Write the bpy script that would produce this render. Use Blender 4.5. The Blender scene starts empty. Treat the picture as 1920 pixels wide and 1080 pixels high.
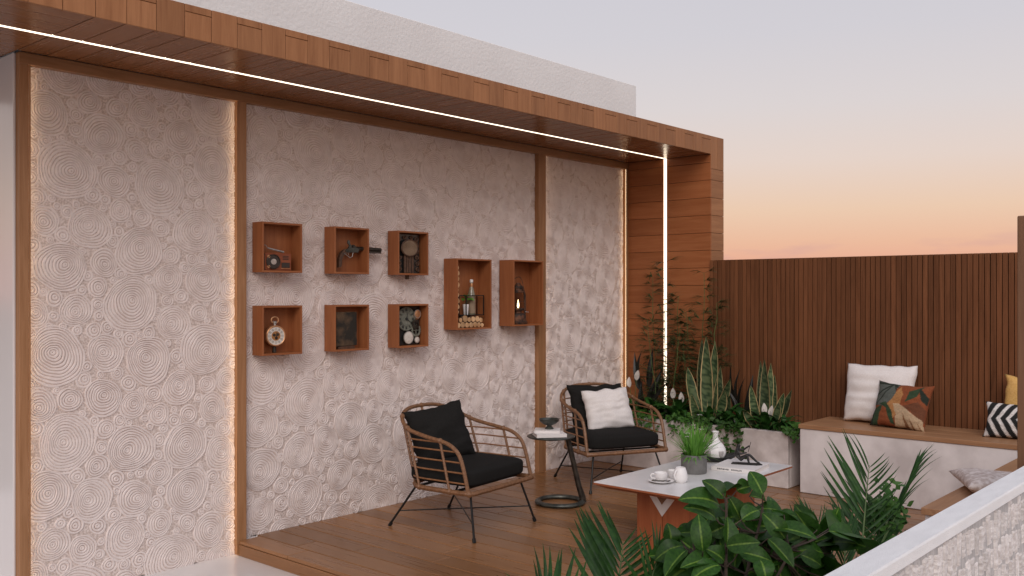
import bpy, bmesh, math, random
from mathutils import Vector, Matrix, Euler, noise as mnoise
rnd = random.Random(7)
PI = math.pi
R = math.radians
sc = bpy.context.scene
col = sc.collection

# ------------------------------------------------------------------ camera
CAM = Vector((0.0, -5.04, 1.5))
YAW = math.atan2(1548.0, 1757.0)          # the wall runs along +X, its vanishing point lies to the right
cam_data = bpy.data.cameras.new('camera')
cam = bpy.data.objects.new('camera', cam_data)
col.objects.link(cam)
cam.location = CAM
cam.rotation_euler = (PI / 2, 0, YAW - PI / 2)
cam_data.sensor_width = 36.0
cam_data.lens = 36.0 * 1757.0 / 1920.0
cam_data.shift_y = 10.0 / 1920.0
cam_data.clip_end = 3000
cam_data.clip_start = 0.05
sc.camera = cam

# ------------------------------------------------------------------ sky, sun, exposure
SUN_EL, SUN_AZ = R(48), R(215)
world = bpy.data.worlds.new('World')
sc.world = world
world.use_nodes = True
wt = world.node_tree
wt.nodes.clear()
wo = wt.nodes.new('ShaderNodeOutputWorld')
bg = wt.nodes.new('ShaderNodeBackground')
bg.inputs['Strength'].default_value = 1.0
tcw = wt.nodes.new('ShaderNodeTexCoord')
sepw = wt.nodes.new('ShaderNodeSeparateXYZ')
wt.links.new(tcw.outputs['Generated'], sepw.inputs[0])
ramp = wt.nodes.new('ShaderNodeValToRGB')
wt.links.new(sepw.outputs['Z'], ramp.inputs[0])


def s2l(r, g, b):
    f = lambda c: (c / 255 / 12.92) if c / 255 <= 0.04045 else ((c / 255 + 0.055) / 1.055) ** 2.4
    return (f(r), f(g), f(b), 1.0)


stops = [(0.0, (224, 156, 142)), (0.030, (230, 170, 147)), (0.052, (232, 183, 156)), (0.085, (232, 198, 173)),
         (0.135, (226, 207, 198)), (0.19, (217, 208, 208)), (0.26, (208, 204, 210)), (0.36, (202, 200, 209)),
         (0.65, (192, 192, 204)), (1.0, (182, 184, 199))]
el = ramp.color_ramp.elements
while len(el) < len(stops):
    el.new(0.5)
for e, (p, c) in zip(el, stops):
    e.position = p
    e.color = s2l(*c)
# thin mauve cloud streaks low over the horizon
mpw = wt.nodes.new('ShaderNodeMapping')
mpw.inputs['Scale'].default_value = (5.5, 5.5, 26.0)
mpw.inputs['Location'].default_value = (2.35, 0.4, 0.3)
wt.links.new(tcw.outputs['Generated'], mpw.inputs[0])
nzw = wt.nodes.new('ShaderNodeTexNoise')
nzw.inputs['Scale'].default_value = 1.6
nzw.inputs['Detail'].default_value = 6
wt.links.new(mpw.outputs[0], nzw.inputs['Vector'])
band = wt.nodes.new('ShaderNodeValToRGB')
be = band.color_ramp.elements
be[0].position, be[0].color = 0.0, (1, 1, 1, 1)
be[1].position, be[1].color = 0.075, (0, 0, 0, 1)
wt.links.new(sepw.outputs['Z'], band.inputs[0])
clr = wt.nodes.new('ShaderNodeValToRGB')
clr.color_ramp.elements[0].position, clr.color_ramp.elements[0].color = 0.56, (0, 0, 0, 1)
clr.color_ramp.elements[1].position, clr.color_ramp.elements[1].color = 0.68, (1, 1, 1, 1)
wt.links.new(nzw.outputs['Fac'], clr.inputs[0])
mulw = wt.nodes.new('ShaderNodeMath')
mulw.operation = 'MULTIPLY'
wt.links.new(band.outputs[0], mulw.inputs[0])
wt.links.new(clr.outputs[0], mulw.inputs[1])
mixc = wt.nodes.new('ShaderNodeMix')
mixc.data_type = 'RGBA'
wt.links.new(mulw.outputs[0], mixc.inputs['Factor'])
wt.links.new(ramp.outputs[0], mixc.inputs[6])
mixc.inputs[7].default_value = s2l(206, 160, 158)
sky = wt.nodes.new('ShaderNodeTexSky')
sky.sky_type = 'NISHITA'
sky.sun_disc = False
sky.sun_elevation = R(4)
sky.sun_rotation = SUN_AZ
skm = wt.nodes.new('ShaderNodeMix')
skm.data_type = 'RGBA'
skm.blend_type = 'ADD'
skm.inputs['Factor'].default_value = 0.01
wt.links.new(mixc.outputs[2], skm.inputs[6])
wt.links.new(sky.outputs[0], skm.inputs[7])
wt.links.new(skm.outputs[2], bg.inputs['Color'])
wt.links.new(bg.outputs[0], wo.inputs[0])

sun_data = bpy.data.lights.new('sun', 'SUN')
sun_data.energy = 1.5
sun_data.angle = R(38)
sun_data.color = (1.0, 0.91, 0.85)
sun = bpy.data.objects.new('sun', sun_data)
col.objects.link(sun)
sun.location = (-3, -8, 8)
sd = Vector((-0.70, -0.58, 0.60))            # towards the light: behind and left of the viewer
sun.rotation_euler = sd.to_track_quat('Z', 'Y').to_euler()

sc.view_settings.view_transform = 'Standard'
sc.view_settings.look = 'None'
sc.view_settings.exposure = 0.0
sc.view_settings.gamma = 1.0
sc.view_settings.use_curve_mapping = False
try:
    sc.cycles.use_denoising = True
    sc.cycles.max_bounces = 8
    sc.cycles.transparent_max_bounces = 8
    sc.cycles.sample_clamp_indirect = 4.0
    sc.cycles.caustics_reflective = False
    sc.cycles.caustics_refractive = False
except Exception:
    pass

# ------------------------------------------------------------------ geometry from measurements
FX, FY = math.cos(YAW), math.sin(YAW)


def ray(px, py):
    u, v = (px - 960) / 1757.0, (550 - py) / 1757.0
    return Vector((FX + u * FY, FY - u * FX, v))


def aty(px, py, Y):
    d = ray(px, py)
    return CAM + d * ((Y - CAM.y) / d.y)


def atx(px, py, X):
    d = ray(px, py)
    return CAM + d * ((X - CAM.x) / d.x)


def atz(px, py, Z):
    d = ray(px, py)
    return CAM + d * ((Z - CAM.z) / d.z)


def atd(px, py, t):
    return CAM + ray(px, py) * t


# ------------------------------------------------------------------ materials
def new_mat(name):
    m = bpy.data.materials.new(name)
    m.use_nodes = True
    nt = m.node_tree
    b = nt.nodes['Principled BSDF']
    return m, nt, b


def N(nt, kind, **kw):
    n = nt.nodes.new(kind)
    for k, v in kw.items():
        setattr(n, k, v)
    return n


def rnd_vec(nt):
    """object coordinates shifted by a random amount for each object"""
    tc = N(nt, 'ShaderNodeTexCoord')
    oi = N(nt, 'ShaderNodeObjectInfo')
    ml = N(nt, 'ShaderNodeMath', operation='MULTIPLY')
    ml.inputs[1].default_value = 37.0
    nt.links.new(oi.outputs['Random'], ml.inputs[0])
    ad = N(nt, 'ShaderNodeVectorMath', operation='ADD')
    nt.links.new(tc.outputs['Object'], ad.inputs[0])
    nt.links.new(ml.outputs[0], ad.inputs[1])
    return ad.outputs[0], oi.outputs['Random']


def wood(name, ca, cb, rough=0.4, scale=(1.1, 16, 16), var=0.16, bump=0.12, coat=0.0, spec=0.28):
    m, nt, b = new_mat(name)
    vec, ran = rnd_vec(nt)
    mp = N(nt, 'ShaderNodeMapping')
    mp.inputs['Scale'].default_value = scale
    nt.links.new(vec, mp.inputs[0])
    n1 = N(nt, 'ShaderNodeTexNoise')
    n1.inputs['Scale'].default_value = 1.6
    n1.inputs['Detail'].default_value = 5
    n1.inputs['Roughness'].default_value = 0.6
    n1.inputs['Distortion'].default_value = 0.9
    nt.links.new(mp.outputs[0], n1.inputs['Vector'])
    mp2 = N(nt, 'ShaderNodeMapping')
    mp2.inputs['Scale'].default_value = (scale[0] * 5, scale[1] * 9, scale[2] * 9)
    nt.links.new(vec, mp2.inputs[0])
    n2 = N(nt, 'ShaderNodeTexNoise')
    n2.inputs['Scale'].default_value = 1.5
    n2.inputs['Detail'].default_value = 3
    nt.links.new(mp2.outputs[0], n2.inputs['Vector'])
    ad = N(nt, 'ShaderNodeMath', operation='MULTIPLY_ADD')
    ad.inputs[1].default_value = 0.35
    nt.links.new(n2.outputs['Fac'], ad.inputs[0])
    nt.links.new(n1.outputs['Fac'], ad.inputs[2])
    rp = N(nt, 'ShaderNodeValToRGB')
    rp.color_ramp.elements[0].position, rp.color_ramp.elements[0].color = 0.45, (*ca, 1)
    rp.color_ramp.elements[1].position, rp.color_ramp.elements[1].color = 0.88, (*cb, 1)
    nt.links.new(ad.outputs[0], rp.inputs[0])
    hs = N(nt, 'ShaderNodeHueSaturation')
    mr = N(nt, 'ShaderNodeMapRange')
    mr.inputs['To Min'].default_value = 1 - var
    mr.inputs['To Max'].default_value = 1 + var
    nt.links.new(ran, mr.inputs['Value'])
    nt.links.new(mr.outputs[0], hs.inputs['Value'])
    nt.links.new(rp.outputs[0], hs.inputs['Color'])
    nt.links.new(hs.outputs[0], b.inputs['Base Color'])
    rr = N(nt, 'ShaderNodeMapRange')
    rr.inputs['To Min'].default_value = rough - 0.07
    rr.inputs['To Max'].default_value = rough + 0.1
    nt.links.new(n1.outputs['Fac'], rr.inputs['Value'])
    nt.links.new(rr.outputs[0], b.inputs['Roughness'])
    b.inputs['Specular IOR Level'].default_value = spec
    bp = N(nt, 'ShaderNodeBump')
    bp.inputs['Strength'].default_value = bump
    bp.inputs['Distance'].default_value = 0.002
    nt.links.new(n2.outputs['Fac'], bp.inputs['Height'])
    nt.links.new(bp.outputs[0], b.inputs['Normal'])
    if coat:
        b.inputs['Coat Weight'].default_value = coat
        b.inputs['Coat Roughness'].default_value = 0.15
    return m


def surf(name, ca, cb=None, rough=0.6, metal=0.0, nscale=6.0, bscale=60.0, bump=0.0, bdist=0.003, spec=0.5,
         p0=0.35, p1=0.7, detail=5, stretch=(1, 1, 1), var=0.0, sheen=0.0, coat=0.0, attr=False, random_shift=True):
    m, nt, b = new_mat(name)
    vec, ran = rnd_vec(nt)
    if not random_shift:
        tc = N(nt, 'ShaderNodeTexCoord')
        vec = tc.outputs['Object']
    mp = N(nt, 'ShaderNodeMapping')
    mp.inputs['Scale'].default_value = stretch
    nt.links.new(vec, mp.inputs[0])
    out = None
    n1 = N(nt, 'ShaderNodeTexNoise')
    n1.inputs['Scale'].default_value = nscale
    n1.inputs['Detail'].default_value = detail
    nt.links.new(mp.outputs[0], n1.inputs['Vector'])
    if attr:
        at = N(nt, 'ShaderNodeAttribute', attribute_name='Col')
        out = at.outputs['Color']
        mx = N(nt, 'ShaderNodeMix', data_type='RGBA', blend_type='MULTIPLY')
        mx.inputs['Factor'].default_value = 1.0
        rp = N(nt, 'ShaderNodeValToRGB')
        rp.color_ramp.elements[0].position, rp.color_ramp.elements[0].color = p0, (0.78, 0.78, 0.78, 1)
        rp.color_ramp.elements[1].position, rp.color_ramp.elements[1].color = p1, (1.1, 1.1, 1.1, 1)
        nt.links.new(n1.outputs['Fac'], rp.inputs[0])
        nt.links.new(out, mx.inputs[6])
        nt.links.new(rp.outputs[0], mx.inputs[7])
        out = mx.outputs[2]
    elif cb is not None:
        rp = N(nt, 'ShaderNodeValToRGB')
        rp.color_ramp.elements[0].position, rp.color_ramp.elements[0].color = p0, (*ca, 1)
        rp.color_ramp.elements[1].position, rp.color_ramp.elements[1].color = p1, (*cb, 1)
        nt.links.new(n1.outputs['Fac'], rp.inputs[0])
        out = rp.outputs[0]
    if out is None:
        rgb = N(nt, 'ShaderNodeRGB')
        rgb.outputs[0].default_value = (*ca, 1)
        out = rgb.outputs[0]
    if var:
        hs = N(nt, 'ShaderNodeHueSaturation')
        mr = N(nt, 'ShaderNodeMapRange')
        mr.inputs['To Min'].default_value = 1 - var
        mr.inputs['To Max'].default_value = 1 + var
        nt.links.new(ran, mr.inputs['Value'])
        nt.links.new(mr.outputs[0], hs.inputs['Value'])
        nt.links.new(out, hs.inputs['Color'])
        out = hs.outputs[0]
    nt.links.new(out, b.inputs['Base Color'])
    b.inputs['Roughness'].default_value = rough
    b.inputs['Metallic'].default_value = metal
    b.inputs['Specular IOR Level'].default_value = spec
    if sheen:
        b.inputs['Sheen Weight'].default_value = sheen
    if coat:
        b.inputs['Coat Weight'].default_value = coat
        b.inputs['Coat Roughness'].default_value = 0.1
    if bump:
        n2 = N(nt, 'ShaderNodeTexNoise')
        n2.inputs['Scale'].default_value = bscale
        n2.inputs['Detail'].default_value = 4
        nt.links.new(mp.outputs[0], n2.inputs['Vector'])
        bp = N(nt, 'ShaderNodeBump')
        bp.inputs['Strength'].default_value = bump
        bp.inputs['Distance'].default_value = bdist
        nt.links.new(n2.outputs['Fac'], bp.inputs['Height'])
        nt.links.new(bp.outputs[0], b.inputs['Normal'])
    return m


def leaf_mat(name, ca, cb, rough=0.35, trans=0.25, attr=False, nscale=14.0):
    m, nt, b = new_mat(name)
    vec, ran = rnd_vec(nt)
    n1 = N(nt, 'ShaderNodeTexNoise')
    n1.inputs['Scale'].default_value = nscale
    n1.inputs['Detail'].default_value = 3
    nt.links.new(vec, n1.inputs['Vector'])
    rp = N(nt, 'ShaderNodeValToRGB')
    rp.color_ramp.elements[0].position, rp.color_ramp.elements[0].color = 0.3, (*ca, 1)
    rp.color_ramp.elements[1].position, rp.color_ramp.elements[1].color = 0.75, (*cb, 1)
    nt.links.new(n1.outputs['Fac'], rp.inputs[0])
    out = rp.outputs[0]
    if attr:
        at = N(nt, 'ShaderNodeAttribute', attribute_name='Col')
        mx = N(nt, 'ShaderNodeMix', data_type='RGBA', blend_type='MULTIPLY')
        mx.inputs['Factor'].default_value = 1.0
        nt.links.new(out, mx.inputs[6])
        nt.links.new(at.outputs['Color'], mx.inputs[7])
        out = mx.outputs[2]
    hs = N(nt, 'ShaderNodeHueSaturation')
    mr = N(nt, 'ShaderNodeMapRange')
    mr.inputs['To Min'].default_value = 0.7
    mr.inputs['To Max'].default_value = 1.35
    nt.links.new(ran, mr.inputs['Value'])
    nt.links.new(mr.outputs[0], hs.inputs['Value'])
    nt.links.new(out, hs.inputs['Color'])
    nt.links.new(hs.outputs[0], b.inputs['Base Color'])
    b.inputs['Roughness'].default_value = rough
    b.inputs['Specular IOR Level'].default_value = 0.3
    tr = N(nt, 'ShaderNodeBsdfTranslucent')
    nt.links.new(hs.outputs[0], tr.inputs[0])
    ms = N(nt, 'ShaderNodeMixShader')
    ms.inputs[0].default_value = trans
    nt.links.new(b.outputs[0], ms.inputs[1])
    nt.links.new(tr.outputs[0], ms.inputs[2])
    nt.links.new(ms.outputs[0], nt.nodes['Material Output'].inputs[0])
    return m


def emit(name, c, s):
    m, nt, b = new_mat(name)
    b.inputs['Base Color'].default_value = (*c, 1)
    b.inputs['Emission Color'].default_value = (*c, 1)
    b.inputs['Emission Strength'].default_value = s
    return m


MT = {}
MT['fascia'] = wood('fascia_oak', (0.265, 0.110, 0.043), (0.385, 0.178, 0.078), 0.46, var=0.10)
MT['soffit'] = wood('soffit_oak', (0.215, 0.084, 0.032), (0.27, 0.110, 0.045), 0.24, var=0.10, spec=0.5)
MT['pillar'] = wood('pillar_oak', (0.28, 0.092, 0.032), (0.37, 0.140, 0.055), 0.38, var=0.10)
MT['trim'] = wood('trim_oak', (0.28, 0.135, 0.058), (0.40, 0.21, 0.105), 0.40, var=0.05)
MT['deck'] = wood('deck_oak', (0.215, 0.097, 0.037), (0.31, 0.150, 0.064), 0.28, var=0.20, spec=0.42)
MT['fence'] = wood('fence_walnut', (0.110, 0.042, 0.017), (0.182, 0.073, 0.032), 0.62, var=0.18, spec=0.15)
MT['box'] = wood('cherry_box', (0.25, 0.082, 0.030), (0.35, 0.130, 0.050), 0.45, var=0.06)
MT['bench_wood'] = wood('bench_oak', (0.30, 0.15, 0.075), (0.42, 0.23, 0.12), 0.42, var=0.06)
MT['table_wood'] = wood('table_cherry', (0.27, 0.075, 0.03), (0.36, 0.12, 0.05), 0.40, var=0.06)
MT['post'] = wood('post_walnut', (0.17, 0.085, 0.045), (0.25, 0.13, 0.07), 0.45)
MT['dark_gap'] = surf('dark_backing', (0.022, 0.010, 0.006), rough=0.9)
MT['fence_backing'] = surf('fence_backing', (0.045, 0.018, 0.009), rough=0.9)
MT['coil'] = surf('coil_plaster', (0.735, 0.655, 0.625), (0.82, 0.742, 0.712), 0.85, nscale=25, bscale=160, bump=0.25, bdist=0.002, var=0.015)
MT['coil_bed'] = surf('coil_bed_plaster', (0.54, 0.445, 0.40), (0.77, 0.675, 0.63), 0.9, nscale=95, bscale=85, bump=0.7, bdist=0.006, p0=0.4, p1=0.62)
MT['coil_groove_shade'] = surf('coil_groove_shade', (0.52, 0.42, 0.375), (0.60, 0.50, 0.45), 0.9, nscale=40)
MT['plaster'] = surf('white_plaster', (0.85, 0.84, 0.835), (0.89, 0.885, 0.88), 0.9, nscale=3, bscale=45, bump=0.6, bdist=0.006)
MT['gloss_white'] = surf('gloss_white', (0.72, 0.70, 0.70), rough=0.18, coat=0.4)
MT['marble'] = surf('white_marble', (0.70, 0.67, 0.66), (0.80, 0.78, 0.77), 0.10, nscale=1.4, detail=8)
MT['concrete'] = surf('pale_concrete', (0.50, 0.445, 0.425), (0.78, 0.72, 0.70), 0.8, nscale=5.5, bscale=70, bump=0.25, detail=9, p0=0.36, p1=0.64)
MT['concrete2'] = surf('bench_concrete', (0.56, 0.515, 0.505), (0.80, 0.755, 0.745), 0.75, nscale=3.6, bscale=50, bump=0.15, detail=9, p0=0.36, p1=0.62)
MT['coping'] = surf('white_coping', (0.80, 0.80, 0.80), (0.87, 0.87, 0.87), 0.75, nscale=8, bscale=130, bump=0.6, bdist=0.004, stretch=(1, 4, 4))
MT['chip'] = surf('stone_chip', (0.57, 0.525, 0.50), (0.83, 0.80, 0.785), 0.85, nscale=22, bscale=60, bump=0.9, bdist=0.006, stretch=(1, 1, 4), var=0.12)
MT['chip_bed'] = surf('stone_bed', (0.40, 0.385, 0.38), (0.62, 0.60, 0.59), 0.9, nscale=45, bscale=90, bump=0.9, bdist=0.006, stretch=(3, 3, 0.6))
MT['soil'] = surf('soil', (0.018, 0.012, 0.008), (0.05, 0.032, 0.02), 0.95, nscale=40, bscale=60, bump=0.8, bdist=0.01)
MT['rattan'] = surf('rattan', (0.16, 0.075, 0.033), (0.27, 0.135, 0.066), 0.5, nscale=60, bscale=120, bump=0.3)
MT['rattan_thin'] = surf('rattan_rung', (0.21, 0.095, 0.040), (0.31, 0.15, 0.068), 0.42, nscale=40)
MT['black_metal'] = surf('black_metal', (0.010, 0.010, 0.010), rough=0.45, spec=0.3)
MT['black_fabric'] = surf('black_fabric', (0.012, 0.0115, 0.011), (0.020, 0.019, 0.018), 0.95, nscale=200, bscale=500, bump=0.3, spec=0.15)
MT['white_fabric'] = surf('white_fabric', (0.72, 0.68, 0.66), (0.80, 0.765, 0.745), 0.92, nscale=120, bscale=420, bump=0.35, sheen=0.1)
MT['print'] = surf('printed_fabric', (1, 1, 1), rough=0.9, nscale=90, bscale=420, bump=0.3, attr=True)
MT['yellow_fabric'] = surf('yellow_fabric', (0.62, 0.36, 0.10), (0.74, 0.46, 0.16), 0.9, nscale=90, bscale=300, bump=0.4)
MT['patterned'] = surf('patterned_fabric', (0.52, 0.42, 0.375), (0.72, 0.64, 0.60), 0.9, nscale=40, bscale=300, bump=0.3, p0=0.42, p1=0.6)
MT['bronze'] = surf('dark_bronze', (0.025, 0.02, 0.016), (0.085, 0.07, 0.055), 0.42, metal=0.6, nscale=22, bscale=60, bump=0.4)
MT['verdigris'] = surf('verdigris_bronze', (0.03, 0.034, 0.03), (0.11, 0.115, 0.10), 0.42, metal=0.5, nscale=18, bscale=45, bump=0.4)
MT['stone_top'] = surf('table_stone', (0.68, 0.665, 0.66), (0.77, 0.76, 0.755), 0.32, nscale=5, detail=8)
MT['ceramic'] = surf('white_ceramic', (0.82, 0.80, 0.79), rough=0.4, spec=0.4)
MT['paper'] = surf('book_paper', (0.70, 0.64, 0.60), (0.78, 0.73, 0.69), 0.85, nscale=80, stretch=(1, 1, 14))
MT['cover_white'] = surf('book_cover', (0.78, 0.74, 0.72), rough=0.5)
MT['ink'] = surf('black_ink', (0.02, 0.02, 0.02), rough=0.6)
MT['pot_grey'] = surf('grey_pot', (0.14, 0.135, 0.13), (0.19, 0.185, 0.18), 0.7, nscale=30, bscale=140, bump=0.3)
MT['stat'] = surf('black_cast', (0.012, 0.011, 0.011), (0.03, 0.028, 0.026), 0.55, nscale=30, bscale=90, bump=0.3)
MT['gold'] = surf('aged_gold', (0.36, 0.16, 0.05), (0.62, 0.34, 0.14), 0.35, metal=0.7, nscale=90)
MT['silver'] = surf('worn_silver', (0.42, 0.40, 0.37), (0.62, 0.60, 0.57), 0.35, metal=0.7, nscale=60)
MT['copper'] = surf('copper', (0.50, 0.24, 0.11), (0.68, 0.38, 0.2), 0.4, metal=0.6, nscale=60)
MT['dial'] = surf('white_dial', (0.62, 0.57, 0.50), (0.76, 0.72, 0.66), 0.5, nscale=60)
MT['dial_green'] = surf('green_dial', (0.13, 0.14, 0.11), (0.24, 0.24, 0.195), 0.55, nscale=45)
MT['chrome_dark'] = surf('dark_gloss', (0.02, 0.02, 0.02), rough=0.2)
MT['old_leather'] = surf('old_leather', (0.02, 0.017, 0.012), (0.17, 0.10, 0.05), 0.75, nscale=16, detail=9, bscale=70, bump=0.5, p0=0.42, p1=0.78)
MT['radio_wood'] = wood('radio_mahogany', (0.20, 0.05, 0.022), (0.30, 0.09, 0.04), 0.3, var=0.03)
MT['rust'] = surf('rusty_iron', (0.025, 0.016, 0.012), (0.19, 0.075, 0.035), 0.65, metal=0.2, nscale=38, bscale=80, bump=0.6, p0=0.42, p1=0.72)
MT['carved'] = surf('carved_wood', (0.06, 0.03, 0.018), (0.13, 0.065, 0.035), 0.6, nscale=40)
MT['bark'] = surf('log_bark', (0.16, 0.085, 0.045), (0.28, 0.16, 0.09), 0.9, nscale=60, bscale=120, bump=0.5)
MT['log_end'] = surf('log_end', (0.46, 0.26, 0.12), (0.66, 0.44, 0.25), 0.85, nscale=24, var=0.25)
MT['flame'] = emit('flame', (1.0, 0.72, 0.38), 5.0)
MT['led'] = emit('led_warm_white', (1.0, 0.86, 0.66), 2.6)
MT['led_edge'] = emit('led_edge_warm', (1.0, 0.78, 0.50), 7.0)
MT['bottle'] = surf('bottle_glass', (0.17, 0.15, 0.10), (0.27, 0.23, 0.16), 0.22, nscale=8, coat=0.4)
MT['label_paper'] = surf('bottle_label', (0.24, 0.17, 0.11), (0.32, 0.24, 0.16), 0.7, nscale=20)
MT['stem'] = surf('brown_stem', (0.03, 0.02, 0.013), (0.07, 0.045, 0.03), 0.7, nscale=40)
MT['green_stem'] = surf('green_stem', (0.06, 0.11, 0.03), (0.11, 0.16, 0.05), 0.5, nscale=30)
MT['palm'] = leaf_mat('palm_leaf', (0.010, 0.040, 0.008), (0.030, 0.090, 0.014), 0.5)
MT['broad'] = leaf_mat('broad_leaf', (0.015, 0.055, 0.006), (0.037, 0.108, 0.013), 0.45, attr=True)
MT['lily'] = leaf_mat('lily_leaf', (0.014, 0.055, 0.010), (0.040, 0.12, 0.022), 0.38)
MT['ivy'] = leaf_mat('ivy_leaf', (0.022, 0.075, 0.012), (0.075, 0.17, 0.030), 0.5)
MT['bamboo'] = leaf_mat('bamboo_leaf', (0.036, 0.068, 0.022), (0.115, 0.15, 0.058), 0.5)
MT['grass'] = leaf_mat('grass_blade', (0.13, 0.36, 0.045), (0.25, 0.56, 0.095), 0.5)
MT['dark_leaf'] = leaf_mat('dark_leaf', (0.008, 0.010, 0.008), (0.020, 0.018, 0.014), 0.35, trans=0.08)
MT['snake'] = leaf_mat('snake_leaf', (0.75, 0.75, 0.75), (1.0, 1.0, 1.0), 0.45, trans=0.08, attr=True, nscale=30)
MT['spathe'] = leaf_mat('white_spathe', (0.58, 0.54, 0.50), (0.72, 0.68, 0.64), 0.5, trans=0.3)
MT['earth'] = surf('distant_ground', (0.16, 0.15, 0.13), (0.24, 0.22, 0.19), 0.95, nscale=0.05)


# ------------------------------------------------------------------ mesh helpers
class MB:
    """collects shapes into one mesh"""

    def __init__(s):
        s.v, s.f, s.c = [], [], []

    def add(s, vs, fs):
        o = len(s.v)
        s.v += [tuple(p) for p in vs]
        s.f += [tuple(i + o for i in q) for q in fs]

    def box(s, a, b):
        (x0, y0, z0), (x1, y1, z1) = a, b
        s.add([(x0, y0, z0), (x1, y0, z0), (x1, y1, z0), (x0, y1, z0), (x0, y0, z1), (x1, y0, z1), (x1, y1, z1), (x0, y1, z1)],
              [(0, 3, 2, 1), (4, 5, 6, 7), (0, 1, 5, 4), (1, 2, 6, 5), (2, 3, 7, 6), (3, 0, 4, 7)])

    def tube(s, pts, r, n=8, closed=False, cap=True):
        pts = [Vector(p) for p in pts]
        m = len(pts)
        rs = r if isinstance(r, (list, tuple)) else [r] * m
        vs, up = [], None
        for i, p in enumerate(pts):
            if closed:
                t = pts[(i + 1) % m] - pts[i - 1]
            else:
                t = pts[min(i + 1, m - 1)] - pts[max(i - 1, 0)]
            t.normalize()
            if up is None:
                up = Vector((0, 0, 1)) if abs(t.z) < 0.9 else Vector((1, 0, 0))
            sd_ = t.cross(up)
            sd_.normalize()
            up = sd_.cross(t)
            for k in range(n):
                a = 2 * PI * k / n
                vs.append(p + (sd_ * math.cos(a) + up * math.sin(a)) * rs[i])
        fs = []
        for i in range(m if closed else m - 1):
            j = (i + 1) % m
            for k in range(n):
                l = (k + 1) % n
                fs.append((i * n + k, i * n + l, j * n + l, j * n + k))
        if cap and not closed:
            fs.append(tuple(range(n - 1, -1, -1)))
            fs.append(tuple((m - 1) * n + k for k in range(n)))
        s.add(vs, fs)

    def lathe(s, prof, n=24, axis='z', at=(0, 0, 0)):
        vs, fs = [], []
        for (r, h) in prof:
            for k in range(n):
                a = 2 * PI * k / n
                x, y = r * math.cos(a), r * math.sin(a)
                p = (x, y, h) if axis == 'z' else (x, -h, y)
                vs.append((p[0] + at[0], p[1] + at[1], p[2] + at[2]))
        m = len(prof)
        for i in range(m - 1):
            for k in range(n):
                l = (k + 1) % n
                fs.append((i * n + k, i * n + l, (i + 1) * n + l, (i + 1) * n + k))
        if prof[0][0] > 1e-6:
            fs.append(tuple(range(n - 1, -1, -1)))
        if prof[-1][0] > 1e-6:
            fs.append(tuple((m - 1) * n + k for k in range(n)))
        s.add(vs, fs)

    def prism(s, pts, d0, d1, plane='xz'):
        """outline in x,z swept along y (or any plane) from d0 to d1"""
        n = len(pts)
        if plane == 'xz':
            vs = [(x, d0, z) for x, z in pts] + [(x, d1, z) for x, z in pts]
        elif plane == 'yz':
            vs = [(d0, x, z) for x, z in pts] + [(d1, x, z) for x, z in pts]
        else:
            vs = [(x, y, d0) for x, y in pts] + [(x, y, d1) for x, y in pts]
        fs = [tuple(range(n)), tuple(range(2 * n - 1, n - 1, -1))]
        for i in range(n):
            j = (i + 1) % n
            fs.append((i, i + n, j + n, j))
        s.add(vs, fs)

    def mesh(s, name, smooth=True, fix=True, merge=False):
        me = bpy.data.meshes.new(name)
        me.from_pydata(s.v, [], s.f)
        if fix or merge:
            bm = bmesh.new()
            bm.from_mesh(me)
            if merge:
                bmesh.ops.remove_doubles(bm, verts=bm.verts, dist=1e-5)
            if fix:
                bmesh.ops.recalc_face_normals(bm, faces=bm.faces)
            bm.to_mesh(me)
            bm.free()
        if smooth:
            for p in me.polygons:
                p.use_smooth = True
            try:
                me.set_sharp_from_angle(angle=R(38))
            except Exception:
                pass
        return me

    def build(s, name, mat, parent=None, loc=(0, 0, 0), rot=(0, 0, 0), smooth=True, fix=True, merge=False):
        me = s.mesh(name, smooth, fix, merge)
        me.materials.append(MT[mat] if isinstance(mat, str) else mat)
        return put(name, me, parent, loc, rot)


def put(name, me, parent=None, loc=(0, 0, 0), rot=(0, 0, 0), scale=None):
    o = bpy.data.objects.new(name, me)
    col.objects.link(o)
    o.location = loc
    o.rotation_euler = rot
    if scale is not None:
        o.scale = scale
    if parent is not None:
        o.parent = parent
    return o


def tag(o, label, cat=None, group=None, kind=None):
    if label:
        o['label'] = label
    if cat:
        o['category'] = cat
    if group:
        o['group'] = group
    if kind:
        o['kind'] = kind
    return o


def thing(name, label, cat, loc=(0, 0, 0), rotz=0, group=None):
    o = bpy.data.objects.new(name, None)
    o.empty_display_size = 0.1
    col.objects.link(o)
    o.location = loc
    o.rotation_euler = (0, 0, rotz)
    return tag(o, label, cat, group)


def rebase(o, loc):
    """move the origin of a thing built in world coordinates to its base"""
    loc = Vector(loc)
    for c in o.children:
        c.location = c.location - loc
    o.location = o.location + loc


_boxes = {}


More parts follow.
